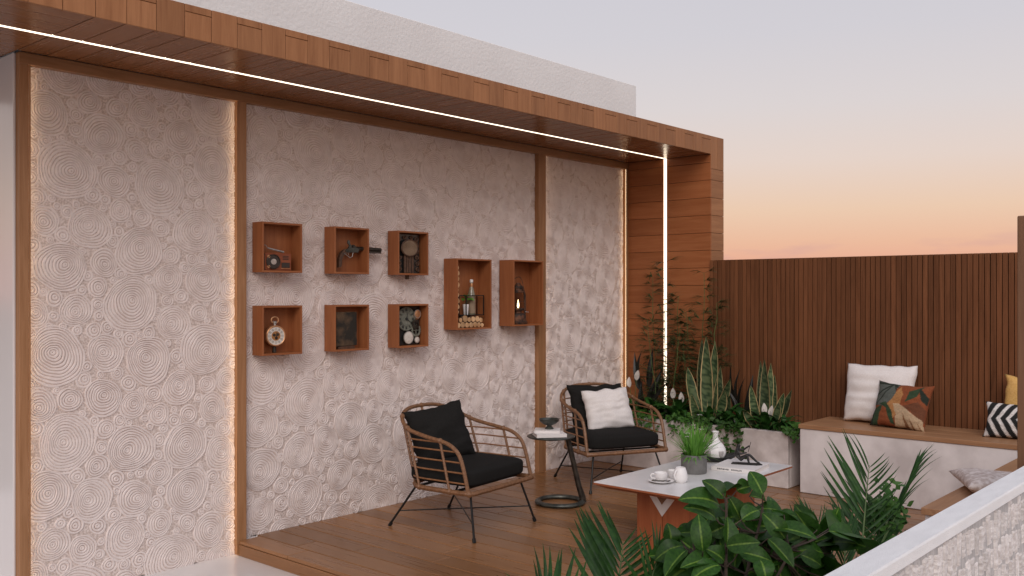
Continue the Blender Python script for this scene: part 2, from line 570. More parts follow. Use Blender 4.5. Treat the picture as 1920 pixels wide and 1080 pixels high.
def box(name, xr, yr, zr, mat, parent=None, bev=0.0, grain='x'):
    """one board or block; its local X is the grain"""
    d = (xr[1] - xr[0], yr[1] - yr[0], zr[1] - zr[0])
    c = ((xr[0] + xr[1]) / 2, (yr[0] + yr[1]) / 2, (zr[0] + zr[1]) / 2)
    if grain == 'x':
        dims, rot = d, (0, 0, 0)
    elif grain == 'y':
        dims, rot = (d[1], d[0], d[2]), (0, 0, PI / 2)
    else:
        dims, rot = (d[2], d[1], d[0]), (0, -PI / 2, 0)
    key = (tuple(round(q, 4) for q in dims), bev, mat, name)
    me = _boxes.get(key)
    if me is None:
        bm = bmesh.new()
        bmesh.ops.create_cube(bm, size=1.0)
        bmesh.ops.scale(bm, vec=dims, verts=bm.verts)
        if bev:
            bmesh.ops.bevel(bm, geom=bm.edges, offset=bev, segments=1, affect='EDGES')
        me = bpy.data.meshes.new(name)
        bm.to_mesh(me)
        bm.free()
        me.materials.append(MT[mat])
        _boxes[key] = me
    return put(name, me, parent, c, rot)


def look(p, d, up=(0, 0, 1), roll=0.0, s=(1, 1, 1)):
    """matrix that lays local +X along d with local +Z near up"""
    x = Vector(d).normalized()
    u = Vector(up)
    y = u.cross(x)
    if y.length < 1e-4:
        y = Vector((0, 1, 0)).cross(x)
    y.normalize()
    z = x.cross(y)
    m = Matrix((x, y, z)).transposed()
    m = m @ Matrix.Rotation(roll, 3, 'X') @ Matrix.Diagonal(s)
    m = m.to_4x4()
    m.translation = Vector(p)
    return m

# ================================================================== THE SETTING
g = MB()
g.add([(-600, -600, -3.4), (600, -600, -3.4), (600, 600, -3.4), (-600, 600, -3.4)], [(0, 1, 2, 3)])
tag(g.build('ground', 'earth'), 'flat pale ground far below the roof terrace', kind='structure')
b = box('terrace_floor', (-5.0, 7.9), (-7.5, 3.0), (-0.45, -0.09), 'marble')
tag(b, 'polished white marble floor of the terrace, one step below the deck', kind='structure')

# raised timber deck, boards run away from the wall
deck = thing('wooden_deck', 'raised oak plank deck in front of the coiled wall', None)
deck['kind'] = 'structure'
DX0, DX1, DY0, DY1 = 3.164, 7.33, -4.15, 0.0
box('deck_core', (DX0 + 0.022, DX1), (DY0, DY1), (-0.0895, -0.0215), 'dark_gap', deck)
box('step_riser', (DX0, DX0 + 0.0205), (DY0, DY1 - 0.043), (-0.0895, -0.0225), 'deck', deck, 0.002, 'y')
x = DX0
k = 0
while x < DX1 - 0.02:
    w = min(0.1555, DX1 - x)
    y = DY1 - (0.043 if x < 3.225 else 0.0)
    first = True
    while y > DY0 + 0.01:
        L = rnd.uniform(1.0, 1.35)
        if first:
            L = rnd.uniform(0.35, 1.3)
            first = False
        y2 = max(DY0, y - L)
        if y2 - DY0 < 0.2:
            y2 = DY0
        box('plank', (x + 0.0036, x + w - 0.0036), (y2 + 0.002, y - 0.002), (-0.0205, 0.0), 'deck', deck, 0.0028, 'y')
        y = y2
    x += w
    k += 1
rebase(deck, (5.2, -2.0, -0.09))

# ================================================================== COILED FEATURE WALL
wall = thing('feature_wall', 'long beige wall of coiled rope circles framed by thin oak strips', 'wall')
box('wall_core', (1.909, 7.56), (0.03, 1.2), (-0.0895, 2.9), 'plaster', wall)
box('side_panel', (1.893, 1.907), (0.0, 1.2), (-0.0895, 2.722), 'gloss_white', wall, 0.003)['label'] = 'glossy white end panel at the corner of the wall'
HZ0, HZ1 = 2.665, 2.724
box('header_trim', (1.907, 7.328), (-0.043, 0.03), (HZ0, HZ1), 'trim', wall, 0.002)
trims = [(1.907, 1.953, -0.0895), (3.165, 3.222, -0.0895), (6.011, 6.095, 0.0), (7.298, 7.328, 0.0)]
for (a, c_, z0) in trims:
    box('upright_trim', (a, c_), (-0.042, 0.03), (z0, HZ0), 'trim', wall, 0.002, 'z')

# coils: shared spiral-ridged discs of several sizes
PITCH = 0.0138


def coil_mesh(r, seed):
    q = random.Random(seed)
    rings = max(2, int(round(r / PITCH)))
    p = r / rings
    n = 20 if r < 0.06 else (28 if r < 0.1 else 40)
    prof = []
    dome = 0.0012
    for k in range(rings):
        g_ = q.uniform(0.10, 0.26)                     # uneven joints between the turns of cord
        hk = 0.0048 + q.uniform(-0.0014, 0.0018)
        for (t, h) in ((0.0, 0.0), (g_, -0.0005), (g_ + 0.2, hk), (0.82, hk)):
            rr = (k + t) * p
            prof.append((rr, h + dome * (1 - (rr / r) ** 2) - 0.001))
    prof.append((r, -0.002))
    prof.append((r * 1.01, -0.012))
    ph = [q.uniform(0, 6.3) for _ in range(4)]
    ox, oy = q.uniform(-0.2, 0.2) * r, q.uniform(-0.2, 0.2) * r
    vs, fs = [], []
    for (rr, h) in prof:
        t = min(1.0, rr / r)
        for k in range(n):
            a = 2 * PI * k / n
            wob = 1 + 0.050 * math.sin(2 * a + ph[0] + 2.5 * t) + 0.034 * math.sin(3 * a + ph[1] - 4 * t) + 0.016 * math.sin(7 * a + ph[2] + 11 * t)
            rad = rr * wob
            vs.append((rad * math.cos(a) + ox * (1 - t), -h, rad * math.sin(a) + oy * (1 - t)))
    m = len(prof)
    for i in range(m - 1):
        for k in range(n):
            l = (k + 1) % n
            fs.append((i * n + k, (i + 1) * n + k, (i + 1) * n + l, i * n + l))
    fs.append(tuple(range(n)))
    mb = MB()
    mb.add(vs, fs)
    me = mb.mesh('rope_coil', smooth=True, fix=True)
    me.materials.append(MT['coil'])
    me.materials.append(MT['coil_groove_shade'])          # shade between the turns of cord, painted as a darker groove floor
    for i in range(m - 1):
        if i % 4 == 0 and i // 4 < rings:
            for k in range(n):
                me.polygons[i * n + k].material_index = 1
    return me


SIZES = [0.158, 0.136, 0.118, 0.104, 0.090, 0.078, 0.066, 0.056, 0.046, 0.038, 0.030, 0.022]
COILS = {r: [coil_mesh(r, int(r * 1e4) + j) for j in range(3)] for r in SIZES}
SMALL = MB()


def fill_panel(x0, x1, z0, z1, side0, side1, seed):
    q = random.Random(seed)
    got = []
    grid = {}
    C = 0.2

    def ok(x, z, r, f):
        gx, gz = int(x / C), int(z / C)
        for i in range(gx - 2, gx + 3):
            for j in range(gz - 2, gz + 3):
                for (a, b_, s) in grid.get((i, j), ()):
                    if (a - x) ** 2 + (b_ - z) ** 2 < ((s + r) * f) ** 2:
                        return False
        return True
    area = (x1 - x0) * (z1 - z0)
    for idx, r in enumerate(SIZES):
        tries = int(area * (330 if r > 0.12 else 420 if r > 0.06 else 1500))
        cap = int(area * {0.158: 3.0, 0.136: 2.8, 0.118: 2.6, 0.104: 3.0, 0.090: 3.6, 0.078: 5}.get(r, 99))
        n = 0
        for _ in range(tries):
            if n >= cap:
                break
            mx = 0.035
            x = q.uniform(x0 + r - mx, x1 - r + mx)
            z = q.uniform(z0 - 0.07, z1 + 0.03)
            if ok(x, z, r, 0.955 if r > 0.05 else 0.90):
                got.append((x, z, r))
                grid.setdefault((int(x / C), int(z / C)), []).append((x, z, r))
                n += 1
    return got


panel_specs = [(1.953, 3.165, -0.085, HZ0, 'left coiled panel reaching down to the marble floor'),
               (3.222, 6.011, 0.0, HZ0, 'wide middle coiled panel behind the wooden boxes'),
               (6.095, 7.298, 0.0, HZ0, 'narrow right coiled panel beside the lit pillar')]
total = 0
for i, (x0, x1, z0, z1, lb) in enumerate(panel_specs):
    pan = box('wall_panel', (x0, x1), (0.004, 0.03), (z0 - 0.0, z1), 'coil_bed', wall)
    pan['label'] = lb
    cx, cz = (x0 + x1) / 2, (z0 + z1) / 2
    got = fill_panel(x0, x1, z0, z1, 1, 1, 11 + i)
    rest = MB()
    got.sort(key=lambda t: -t[2])
    for k, (x, z, r) in enumerate(got):
        q = rnd
        if k < 290:
            o = put('rope_coil', COILS[r][q.randrange(3)], pan, (x - cx, -0.0125 - q.uniform(0, 0.0018), z - cz), (0, q.uniform(0, 6.28), 0))
        else:
            me = COILS[r][q.randrange(3)]
            ro = Matrix.Rotation(q.uniform(0, 6.28), 3, 'Y')
            rest.add([ro @ v.co + Vector((x - cx, -0.013, z - cz)) for v in me.vertices], [tuple(p.vertices) for p in me.polygons])
        total += 1
    if rest.v:
        o = rest.build('small_rope_coils', 'coil', pan, fix=False)
        o['kind'] = 'stuff'
print('coils', total)
# warm light strips tucked into the joint beside the uprights
for (xa, xb, la, lb_) in ((1.9545, 1.9605, 1.9535, 1.9625), (3.1570, 3.1630, 3.1555, 3.1645), (6.0965, 6.1025, 6.0955, 6.1045), (7.2900, 7.2960, 7.2885, 7.2975)):
    zlo = -0.08 if xa < 3.2 else 0.005
    box('trim_lip', (la, lb_), (-0.042, -0.0395), (zlo, HZ0 - 0.001), 'trim', wall, 0.0, 'z')
    box('light_strip', (xa, xb), (-0.039, -0.0375), (zlo, HZ0 - 0.004), 'led_edge', wall)
rebase(wall, (4.7, 0.5, -0.09))

# white rendered wall above the canopy
up = box('rendered_wall', (-2.0, 7.52), (0.0, 1.2), (2.902, 3.487), 'plaster', None, 0.004)
tag(up, 'rough white rendered wall rising behind the wooden canopy', 'wall')

# ================================================================== WOODEN CANOPY
can = thing('wooden_canopy', 'long oak boarded canopy and end pillar lined with a glowing light strip', 'canopy')
CY0, CZ0, CZ1, CX0 = -0.909, 2.726, 2.885, -1.2
box('canopy_core', (CX0, 7.545), (CY0 + 0.014, -0.002), (CZ0 + 0.014, CZ1 - 0.003), 'dark_gap', can)
box('canopy_core', (CX0, 1.892), (0.0, 1.4), (CZ0 + 0.014, CZ1 - 0.003), 'dark_gap', can)
x = 2.04 - 0.1427 * 22
i = 0
G = 0.0014
while x < 7.33 - 0.05:
    x2 = x + 0.1427 if x + 0.1427 < 7.30 else 7.33
    if x > CX0:
        if i % 2 == 0:
            sp = CZ1 - 0.036
            box('fascia_board', (x + G, x2 - G), (CY0, CY0 + 0.013), (CZ0 - 0.001, sp - G), 'fascia', can, 0.0012, 'z')
            box('fascia_board', (x + G, x2 - G), (CY0, CY0 + 0.013), (sp + G, CZ1), 'fascia', can, 0.0012, 'z')
        else:
            box('fascia_board', (x + G, x2 - G), (CY0, CY0 + 0.013), (CZ0 - 0.001, CZ1), 'fascia', can, 0.0012, 'z')
    x = x2
    i += 1
for (a, c_) in ((7.33, 7.445), (7.445, 7.56)):
    box('fascia_board', (a + G, c_ - G), (CY0, CY0 + 0.013), (2.598, CZ1), 'fascia', can, 0.0012, 'z')
# soffit boards
LEDY = -0.441
x = 1.897
while x < 7.328:
    x2 = min(x + 0.1427, 7.3285)
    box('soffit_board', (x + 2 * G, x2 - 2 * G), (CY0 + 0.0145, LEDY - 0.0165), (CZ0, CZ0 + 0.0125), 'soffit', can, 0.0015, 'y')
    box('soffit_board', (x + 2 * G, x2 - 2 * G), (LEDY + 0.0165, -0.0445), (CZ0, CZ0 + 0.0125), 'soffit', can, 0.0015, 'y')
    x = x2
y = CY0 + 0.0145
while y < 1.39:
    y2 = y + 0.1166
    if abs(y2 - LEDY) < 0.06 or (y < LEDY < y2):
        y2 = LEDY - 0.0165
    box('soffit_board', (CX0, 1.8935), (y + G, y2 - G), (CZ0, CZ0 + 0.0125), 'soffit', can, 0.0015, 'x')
    y = y2
    if abs(y - (LEDY - 0.0165)) < 1e-6:
        y = LEDY + 0.0165
s_ = box('light_strip', (CX0, 7.327), (LEDY - 0.0145, LEDY + 0.0145), (CZ0 + 0.0015, CZ0 + 0.006), 'led', can)
s_['label'] = 'long warm white light strip set into the canopy'
# pillar
box('pillar_core', (7.345, 7.545), (CY0 + 0.015, -0.002), (-0.0895, 2.735), 'dark_gap', can)
zz = [1.879 + 0.1545 * j for j in range(-13, 6)]
zz = [max(-0.089, z) for z in zz if z > -0.15] + [2.7245]
for a, c_ in zip(zz[:-1], zz[1:]):
    if c_ - a < 0.02:
        continue
    for (ya, yb) in ((CY0, LEDY - 0.0165), (LEDY + 0.0165, -0.0005)):
        box('pillar_board', (7.3305, 7.3445), (ya + 0.0005, yb), (a + G, min(c_, 2.7245) - G), 'pillar', can, 0.0015, 'y')
    top = min(c_, 2.597)
    if top - a > 0.02:
        box('pillar_board', (7.3455, 7.56), (CY0, CY0 + 0.0135), (a + G, top - G), 'fascia', can, 0.0015, 'x')
box('pillar_board', (7.546, 7.56), (CY0 + 0.0145, 0.0), (-0.0895, 2.88), 'fascia', can, 0.0015, 'z')
s_ = box('light_strip', (7.3325, 7.337), (LEDY - 0.0145, LEDY + 0.0145), (0.44, 2.7245), 'led', can)
s_['label'] = 'upright warm white light strip set into the pillar'
rebase(can, (7.45, -0.45, -0.09))

# ================================================================== SLAT FENCE, POST, BENCHES, PLANTERS, PARAPET
fen = thing('slat_fence', 'dark brown fence of narrow upright wooden slats behind the bench', 'fence')
box('backing_panel', (7.331, 7.352), (-4.16, CY0 - 0.002), (-0.0895, 1.785), 'fence_backing', fen)
y = CY0 - 0.003
k = 0
while y > -4.15:
    w = 0.0345 + rnd.uniform(-0.0012, 0.0012)
    pr = rnd.uniform(-0.0015, 0.0015)
    box('slat', (7.3085 + round(pr, 3), 7.3305), (round(y - w, 3), y), (-0.0895, 1.79), 'fence', fen, 0.0015, 'z')
    y = round(y - 0.0392, 3)
    k += 1
rebase(fen, (7.34, -2.5, -0.09))

po = box('wooden_post', (4.55, 4.67), (-4.11, -3.985), (-0.0895, 1.84), 'post', None, 0.004, 'z')
tag(po, 'plain brown square wooden post at the right end of the fence', 'post')

be1 = thing('bench', 'long concrete bench with oak seat along the slat fence', 'bench', (6.98, -3.0, 0))
box('bench_base', (6.735 - 6.98, 7.305 - 6.98), (-4.14 + 3.0, -1.999 + 3.0), (0.001, 0.482), 'concrete2', be1, 0.004)
for j, (xa, xb) in enumerate(((6.727, 6.92), (6.921, 7.113), (7.114, 7.306))):
    box('seat_board', (xa - 6.98, xb - 6.98), (-4.14 + 3.0, -1.99 + 3.0), (0.483, 0.515), 'bench_wood', be1, 0.002, 'y')
be2 = thing('bench', 'short concrete bench with oak seat behind the white parapet', 'bench', (5.6, -3.78, 0))
box('bench_base', (4.50 - 5.6, 6.72 - 5.6), (-3.975 + 3.78, -3.612 + 3.78), (0.001, 0.482), 'concrete2', be2, 0.004)
for (ya, yb) in ((-3.98, -3.791), (-3.79, -3.602)):
    box('seat_board', (4.478 - 5.6, 6.7255 - 5.6), (ya + 3.78, yb + 3.78), (0.483, 0.515), 'bench_wood', be2, 0.002, 'x')

pl1 = thing('planter_box', 'pale concrete planter full of plants below the lit pillar', 'planter', (7.05, -0.95, 0))
for (nm, xr, yr) in (('front_wall', (6.783, 6.833), (-1.88, -0.036)), ('end_wall', (6.8335, 7.3), (-1.88, -1.83)), ('back_wall', (7.26, 7.3), (-1.8295, -0.036)),
                     ('end_wall', (6.8335, 7.2595), (-0.076, -0.036))):
    box(nm, (xr[0] - 7.05, xr[1] - 7.05), (yr[0] + 0.95, yr[1] + 0.95), (0.001, 0.43), 'concrete', pl1, 0.004)
so = MB()
nx, ny = 10, 30
vs = [(-0.216 + 0.4255 * i / nx, -0.879 + 1.75 * j / ny, 0.385 + rnd.uniform(-0.012, 0.014)) for i in range(nx + 1) for j in range(ny + 1)]
fs = [(i * (ny + 1) + j, (i + 1) * (ny + 1) + j, (i + 1) * (ny + 1) + j + 1, i * (ny + 1) + j + 1) for i in range(nx) for j in range(ny)]
so.add(vs, fs)
so.build('soil', 'soil', pl1, fix=False)

pl2 = thing('trough_planter', 'long low concrete trough of palms and leafy plants inside the parapet', 'planter', (3.0, -3.9, 0))
box('plinth', (1.3 - 3.0, 3.160 - 3.0), (-4.145 + 3.9, -3.62 + 3.9), (-0.0895, 0.0005), 'concrete', pl2, 0.004)
for (nm, xr, yr) in (('front_wall', (1.3, 4.4), (-3.66, -3.62)), ('back_wall', (1.3, 4.4), (-4.145, -4.105)), ('end_wall', (1.3, 1.34), (-4.1045, -3.6605)), ('end_wall', (4.36, 4.4), (-4.1045, -3.6605))):
    box(nm, (xr[0] - 3.0, xr[1] - 3.0), (yr[0] + 3.9, yr[1] + 3.9), (0.001, 0.36), 'concrete', pl2, 0.004)
so = MB()
nx, ny = 30, 6
vs = [(-1.66 + 3.02 * i / nx, -0.2045 + 0.444 * j / ny, 0.32 + rnd.uniform(-0.012, 0.014)) for i in range(nx + 1) for j in range(ny + 1)]
fs = [(i * (ny + 1) + j, (i + 1) * (ny + 1) + j, (i + 1) * (ny + 1) + j + 1, i * (ny + 1) + j + 1) for i in range(nx) for j in range(ny)]
so.add(vs, fs)
so.build('soil', 'soil', pl2, fix=False)

PY1, PY0, PZ = -4.163, -4.244, 0.86
par = thing('parapet_wall', 'low parapet with smooth white coping and chipped stone face in the foreground', 'wall')
box('wall_body', (-1.0, 7.6), (PY0 + 0.012, PY1 - 0.004), (-0.0895, PZ - 0.0355), 'chip_bed', par)
box('coping', (-1.0, 7.62), (PY0, PY1), (PZ - 0.035, PZ), 'coping', par, 0.004)
# rows of chipped stone flakes standing proud of the face
q = random.Random(5)
chips = []
for v in range(5):
    n = 7
    mb = MB()
    w, h = 0.032, 0.080
    outl = []
    for j in range(n):
        t = j / (n - 1)
        outl.append(((-0.5 + 0.06 * q.uniform(-1, 1)) * w * (1.0 - 0.28 * t), h * (0.5 - t)))
    for j in range(n):
        t = 1 - j / (n - 1)
        outl.append(((0.5 + 0.06 * q.uniform(-1, 1)) * w * (1.0 - 0.28 * t), h * (0.5 - t)))
    mid = len(outl) // 2
    vs = [(x_, 0.0, z_) for x_, z_ in outl] + [(x_ * 0.86, -0.0045 - 0.002 * q.random() - (0.0015 if k % 2 else 0), z_ * 0.93) for k, (x_, z_) in enumerate(outl)]
    L = len(outl)
    fs = [(k, (k + 1) % L, L + (k + 1) % L, L + k) for k in range(L)]
    for j in range(n - 1):
        fs.append((L + j, L + j + 1, L + 2 * n - 2 - j, L + 2 * n - 1 - j))
    mb.add(vs, fs)
    me = mb.mesh('stone_chip', smooth=False)
    me.materials.append(MT['chip'])
    chips.append(me)
cnt = 0
for row in range(7):
    z = PZ - 0.035 - 0.058 - row * 0.092
    x = 1.9 + (row % 2) * 0.014
    while x < 3.7 and cnt < 298:
        pp = Vector((x, PY0, z)) - CAM
        dep = pp.x * FX + pp.y * FY
        px = 960 + 1757 * (pp.x * FY - pp.y * FX) / dep
        py = 550 - 1757 * pp.z / dep
        if px < 1940 and py < 1120 and px > 1550:
            put('stone_chip', chips[q.randrange(5)], par, (x + q.uniform(-0.003, 0.003), PY0 + 0.012, z + q.uniform(-0.009, 0.009)),
                (0, q.uniform(-0.2, 0.2), 0), (q.uniform(0.75, 1.12), q.uniform(0.4, 1.3), q.uniform(0.7, 1.25)))
            cnt += 1
        x += 0.0415 + q.uniform(-0.004, 0.005)
print('chips', cnt)
rebase(par, (3.0, -4.2, -0.09))

# ================================================================== FURNITURE
def superbox(a, b, c, e=0.28, nu=56, nv=28, puff=0.0):
    """rounded cushion block with half sizes a, b, c"""
    mb = MB()
    sg = lambda t, p: math.copysign(abs(t) ** p, t)
    vs, fs = [], []
    for j in range(nv + 1):
        v = -PI / 2 + PI * j / nv
        for i in range(nu):
            u = 2 * PI * i / nu
            x = a * sg(math.cos(v), e) * sg(math.cos(u), e)
            y = b * sg(math.cos(v), e) * sg(math.sin(u), e)
            z = c * sg(math.sin(v), e * 1.4)
            z += puff * (1 - min(1, (x / a) ** 2)) * (1 - min(1, (y / b) ** 2)) * (1 if z > 0 else 0)
            z += 0.004 * mnoise.noise(Vector((x * 6, y * 6, z * 4)))
            vs.append((x, y, z))
    for j in range(nv):
        for i in range(nu):
            k = (i + 1) % nu
            fs.append((j * nu + i, j * nu + k, (j + 1) * nu + k, (j + 1) * nu + i))
    mb.add(vs, fs)
    return mb


def pillow_mesh(w, h, t, seed, pinch=0.07, wr=0.012, n=36, colour=None, ears=0.0, mat='white_fabric'):
    """soft cushion, faces -Y, stands on its lower edge; colour(u, v) prints its cloth"""
    vs, fs, cs = [], [], []
    off = Vector((seed * 3.1, seed * 1.7, seed))
    for side in (-1, 1):
        for j in range(n + 1):
            v = -1 + 2 * j / n
            for i in range(n + 1):
                u = -1 + 2 * i / n
                th = t * 0.5 * max(0.0, (1 - u ** 4) * (1 - v ** 4)) ** 0.42 * (0.75 + 0.25 * (1 - u * u) * (1 - v * v))
                x = w / 2 * u * (1 - pinch * (1 - v * v) + ears * (u * v) ** 6)
                z = h / 2 * v * (1 - pinch * 1.1 * (1 - u * u) + ears * (u * v) ** 6)
                nz = mnoise.noise(Vector((u * 1.9, v * 1.9, side * 4)) + off)
                n2 = mnoise.noise(Vector((u * 1.2, v * 5.0, side * 2)) + off)
                th2 = th + (wr * nz + wr * 0.7 * n2) * (1 - u ** 8) * (1 - v ** 8)
                x += wr * 0.8 * mnoise.noise(Vector((v * 3.2, u, 9)) + off)
                z += wr * 0.9 * mnoise.noise(Vector((u * 3.2, v, 5)) + off)
                vs.append((x, side * th2, z + h / 2))
                cs.append(colour(u, v) if colour else (1, 1, 1))
    m = (n + 1) * (n + 1)
    for s_ in (0, 1):
        for j in range(n):
            for i in range(n):
                a = s_ * m + j * (n + 1) + i
                q4 = (a, a + 1, a + n + 2, a + n + 1)
                fs.append(q4 if s_ == 0 else q4[::-1])
    me = bpy.data.meshes.new('pillow')
    me.from_pydata(vs, [], fs)
    if colour:
        ca = me.color_attributes.new('Col', 'FLOAT_COLOR', 'POINT')
        for k, c in enumerate(cs):
            ca.data[k].color = (*c, 1)
    bm = bmesh.new()
    bm.from_mesh(me)
    bmesh.ops.remove_doubles(bm, verts=bm.verts, dist=0.0004)
    bm.to_mesh(me)
    bm.free()
    for p in me.polygons:
        p.use_smooth = True
    me.materials.append(MT[mat])
    return me


def lerp(tab, x):
    for (a, b_), (c, d) in zip(tab[:-1], tab[1:]):
        if x <= c:
            t = (x - a) / (c - a)
            return b_ + (d - b_) * t
    return tab[-1][1]


ZF = 0.29


def u_path(h, t):
    """plan of the basket at height share h; t from 0 (left) through pi/2 (back) to pi (right)"""
    w, ys, yb = 0.342 - 0.012 * h, -0.02 + 0.10 * h, 0.215 + 0.125 * h
    c, s_ = math.cos(t), math.sin(t)
    return (-w * math.copysign(abs(c) ** 0.72, c), ys + (yb - ys) * abs(s_) ** 0.72)


ARCH = [(0.29, -0.318), (0.36, -0.30), (0.42, -0.285), (0.49, -0.262), (0.535, -0.235), (0.575, -0.175), (0.592, -0.10), (0.605, 0.0)]


def rail_pt(t):
    x_, y_ = u_path(1.0, t)
    return Vector((x_, y_, 0.622 + 0.128 * math.sin(t) ** 1.3))


def ribbed(pts, r, step=0.0065):
    """resample a path closely and swell it like a wrapped cane"""
    pts = [Vector(p) for p in pts]
    out, acc = [pts[0]], 0.0
    for a, b_ in zip(pts[:-1], pts[1:]):
        L = (b_ - a).length
        d = step - acc
        while d <= L:
            out.append(a.lerp(b_, d / L))
            d += step
        acc = L - (d - step)
    rs = [r * (1.0 if k % 2 else 0.86) for k in range(len(out))]
    return out, rs


def smooth_pts(pts, it=2):
    for _ in range(it):
        q = [pts[0]]
        for a, b_ in zip(pts[:-1], pts[1:]):
            a, b_ = Vector(a), Vector(b_)
            q += [a.lerp(b_, 0.25), a.lerp(b_, 0.75)]
        q.append(pts[-1])
        pts = q
    return pts


def build_chair():
    t0 = thing('armchair', 'x', 'armchair', group='wicker armchairs')
    f = []
    loop = [(-0.342, -0.30), (-0.325, -0.33), (-0.30, -0.338), (0, -0.343), (0.30, -0.338), (0.325, -0.33), (0.342, -0.30)]
    loop = [Vector((x_, y_, ZF)) for x_, y_ in loop]
    for k in range(25):
        x_, y_ = u_path(0, PI - PI * k / 24)
        loop.append(Vector((x_, y_, ZF)))
    loop.append(loop[0].copy())
    p, r = ribbed(loop, 0.0165)
    m = MB()
    m.tube(p[:-1], r[:-1], 8, closed=True)
    m.build('seat_frame', 'rattan', t0)
    # bent cane rail: up one arm, round the back, down the other
    left = [Vector((-0.338, y_, z_)) for z_, y_ in ARCH]
    back = [rail_pt(PI * k / 40) for k in range(1, 40)]
    right = [Vector((0.338, y_, z_)) for z_, y_ in reversed(ARCH)]
    pts = smooth_pts(left + back + right, 2)
    p, r = ribbed(pts, 0.0135)
    m = MB()
    m.tube(p, r, 8)
    m.build('arm_rail', 'rattan', t0)
    posts = []
    for s_ in (-1, 1):
        posts.append((Vector((s_ * 0.342, -0.175, ZF)), Vector((s_ * 0.336, -0.095, 0.592))))
        for t in (0.28, 0.80):
            tt = t if s_ < 0 else PI - t
            x_, y_ = u_path(0, tt)
            posts.append((Vector((x_, y_, ZF)), rail_pt(tt)))
    x_, y_ = u_path(0, PI / 2)
    posts.append((Vector((x_, y_, ZF)), rail_pt(PI / 2)))
    for a, b_ in posts:
        m = MB()
        p, r = ribbed([a, a.lerp(b_, 0.5), b_], 0.0092)
        m.tube(p, r, 7)
        m.build('cane_post', 'rattan', t0)
    m = MB()
    for a, b_ in posts:
        for e, rr in ((a, 0.020), (b_, 0.0175)):
            m.lathe([(0.001, -rr), (rr * 0.7, -rr * 0.75), (rr, 0), (rr * 0.7, rr * 0.75), (0.001, rr)], 8, at=e)
    for s_ in (-1, 1):
        rr = 0.021
        m.lathe([(0.001, -rr), (rr * 0.7, -rr * 0.75), (rr, 0), (rr * 0.7, rr * 0.75), (0.001, rr)], 8, at=(s_ * 0.336, -0.322, ZF))
    m.build('cane_bindings', 'rattan', t0)['kind'] = 'stuff'
    for z in (0.348, 0.410, 0.472, 0.534, 0.583):
        h = (z - ZF) / 0.42
        yf = lerp(ARCH, z)
        x0, y0 = u_path(h, 0)
        pts = [Vector((x0, yf, z)), Vector((x0, (yf + y0) / 2, z))]
        pts += [Vector((*u_path(h, PI * k / 30), z)) for k in range(31)]
        x1, y1 = u_path(h, PI)
        pts += [Vector((x1, (yf + y1) / 2, z)), Vector((x1, yf, z))]
        m = MB()
        m.tube(pts, 0.0052, 6)
        m.build('rung', 'rattan_thin', t0)
    h = 0.85
    m = MB()
    m.tube([Vector((*u_path(h, PI * (0.2 + 0.6 * k / 20)), 0.645)) for k in range(21)], 0.0052, 6)
    m.build('rung', 'rattan_thin', t0)
    legs = {}
    for s_ in (-1, 1):
        for (nm, fy, ty, fx, tx) in (('f', -0.355, -0.275, 0.33, 0.265), ('b', 0.352, 0.165, 0.305, 0.24)):
            a, b_ = Vector((s_ * fx, fy, 0.0)), Vector((s_ * tx, ty, ZF - 0.004))
            m = MB()
            m.tube([a + Vector((0, 0, 0.004)), b_], 0.0072, 8)
            lg = m.build('leg', 'black_metal', t0)
            d = (b_ - a).normalized()
            m = MB()
            m.tube([a + Vector((0, 0, 0.0015)), a + d * 0.028], 0.0115, 8)
            m.build('foot_cap', 'black_metal', lg)
            legs[(s_, nm)] = (a, b_)
    for (k1, k2, dz) in (((-1, 'b'), (1, 'f'), 0.0), ((1, 'b'), (-1, 'f'), 0.004)):
        a = legs[k1][0].lerp(legs[k1][1], 0.36)
        b_ = legs[k2][0].lerp(legs[k2][1], 0.36)
        m = MB()
        m.tube([a, a.lerp(b_, 0.5) + Vector((0, 0, dz)), b_], 0.0042, 6)
        m.build('cross_rod', 'black_metal', t0)
    # flat black bars that carry the seat
    for y_ in (-0.2, 0.1):
        m = MB()
        m.box((-0.33, y_ - 0.015, ZF - 0.004), (0.33, y_ + 0.015, ZF + 0.004))
        m.build('seat_bar', 'black_metal', t0, smooth=False)
    return t0


def copy_tree(o, parent=None):
    c = o.copy()
    col.objects.link(c)
    c.parent = parent
    for ch in o.children:
        copy_tree(ch, c)
    return c


ch1 = build_chair()
C1, A1 = Vector((4.357, -0.763, 0.0)), R(6.5)
C2, A2 = Vector((6.09, -0.69, 0.0)), R(-27)
ch2 = copy_tree(ch1)
ch1.location, ch1.rotation_euler = C1, (0, 0, A1)
ch2.location, ch2.rotation_euler = C2, (0, 0, A2)
ch1['label'] = 'nearer brown wicker armchair on black splayed legs, without a white pillow'
ch2['label'] = 'farther brown wicker armchair on black legs, holding a white pillow, beside the planter'
seat_me = superbox(0.312, 0.262, 0.058, puff=0.012).mesh('seat_cushion')
seat_me.materials.append(MT['black_fabric'])
bp1 = pillow_mesh(0.45, 0.395, 0.17, 3, 0.085, 0.016, mat='black_fabric')
bp2 = pillow_mesh(0.50, 0.375, 0.16, 8, 0.06, 0.016, mat='black_fabric')
wp2 = pillow_mesh(0.41, 0.335, 0.15, 5, 0.05, 0.016)


def in_chair(c, a, p):
    return c + Matrix.Rotation(a, 3, 'Z') @ Vector(p)


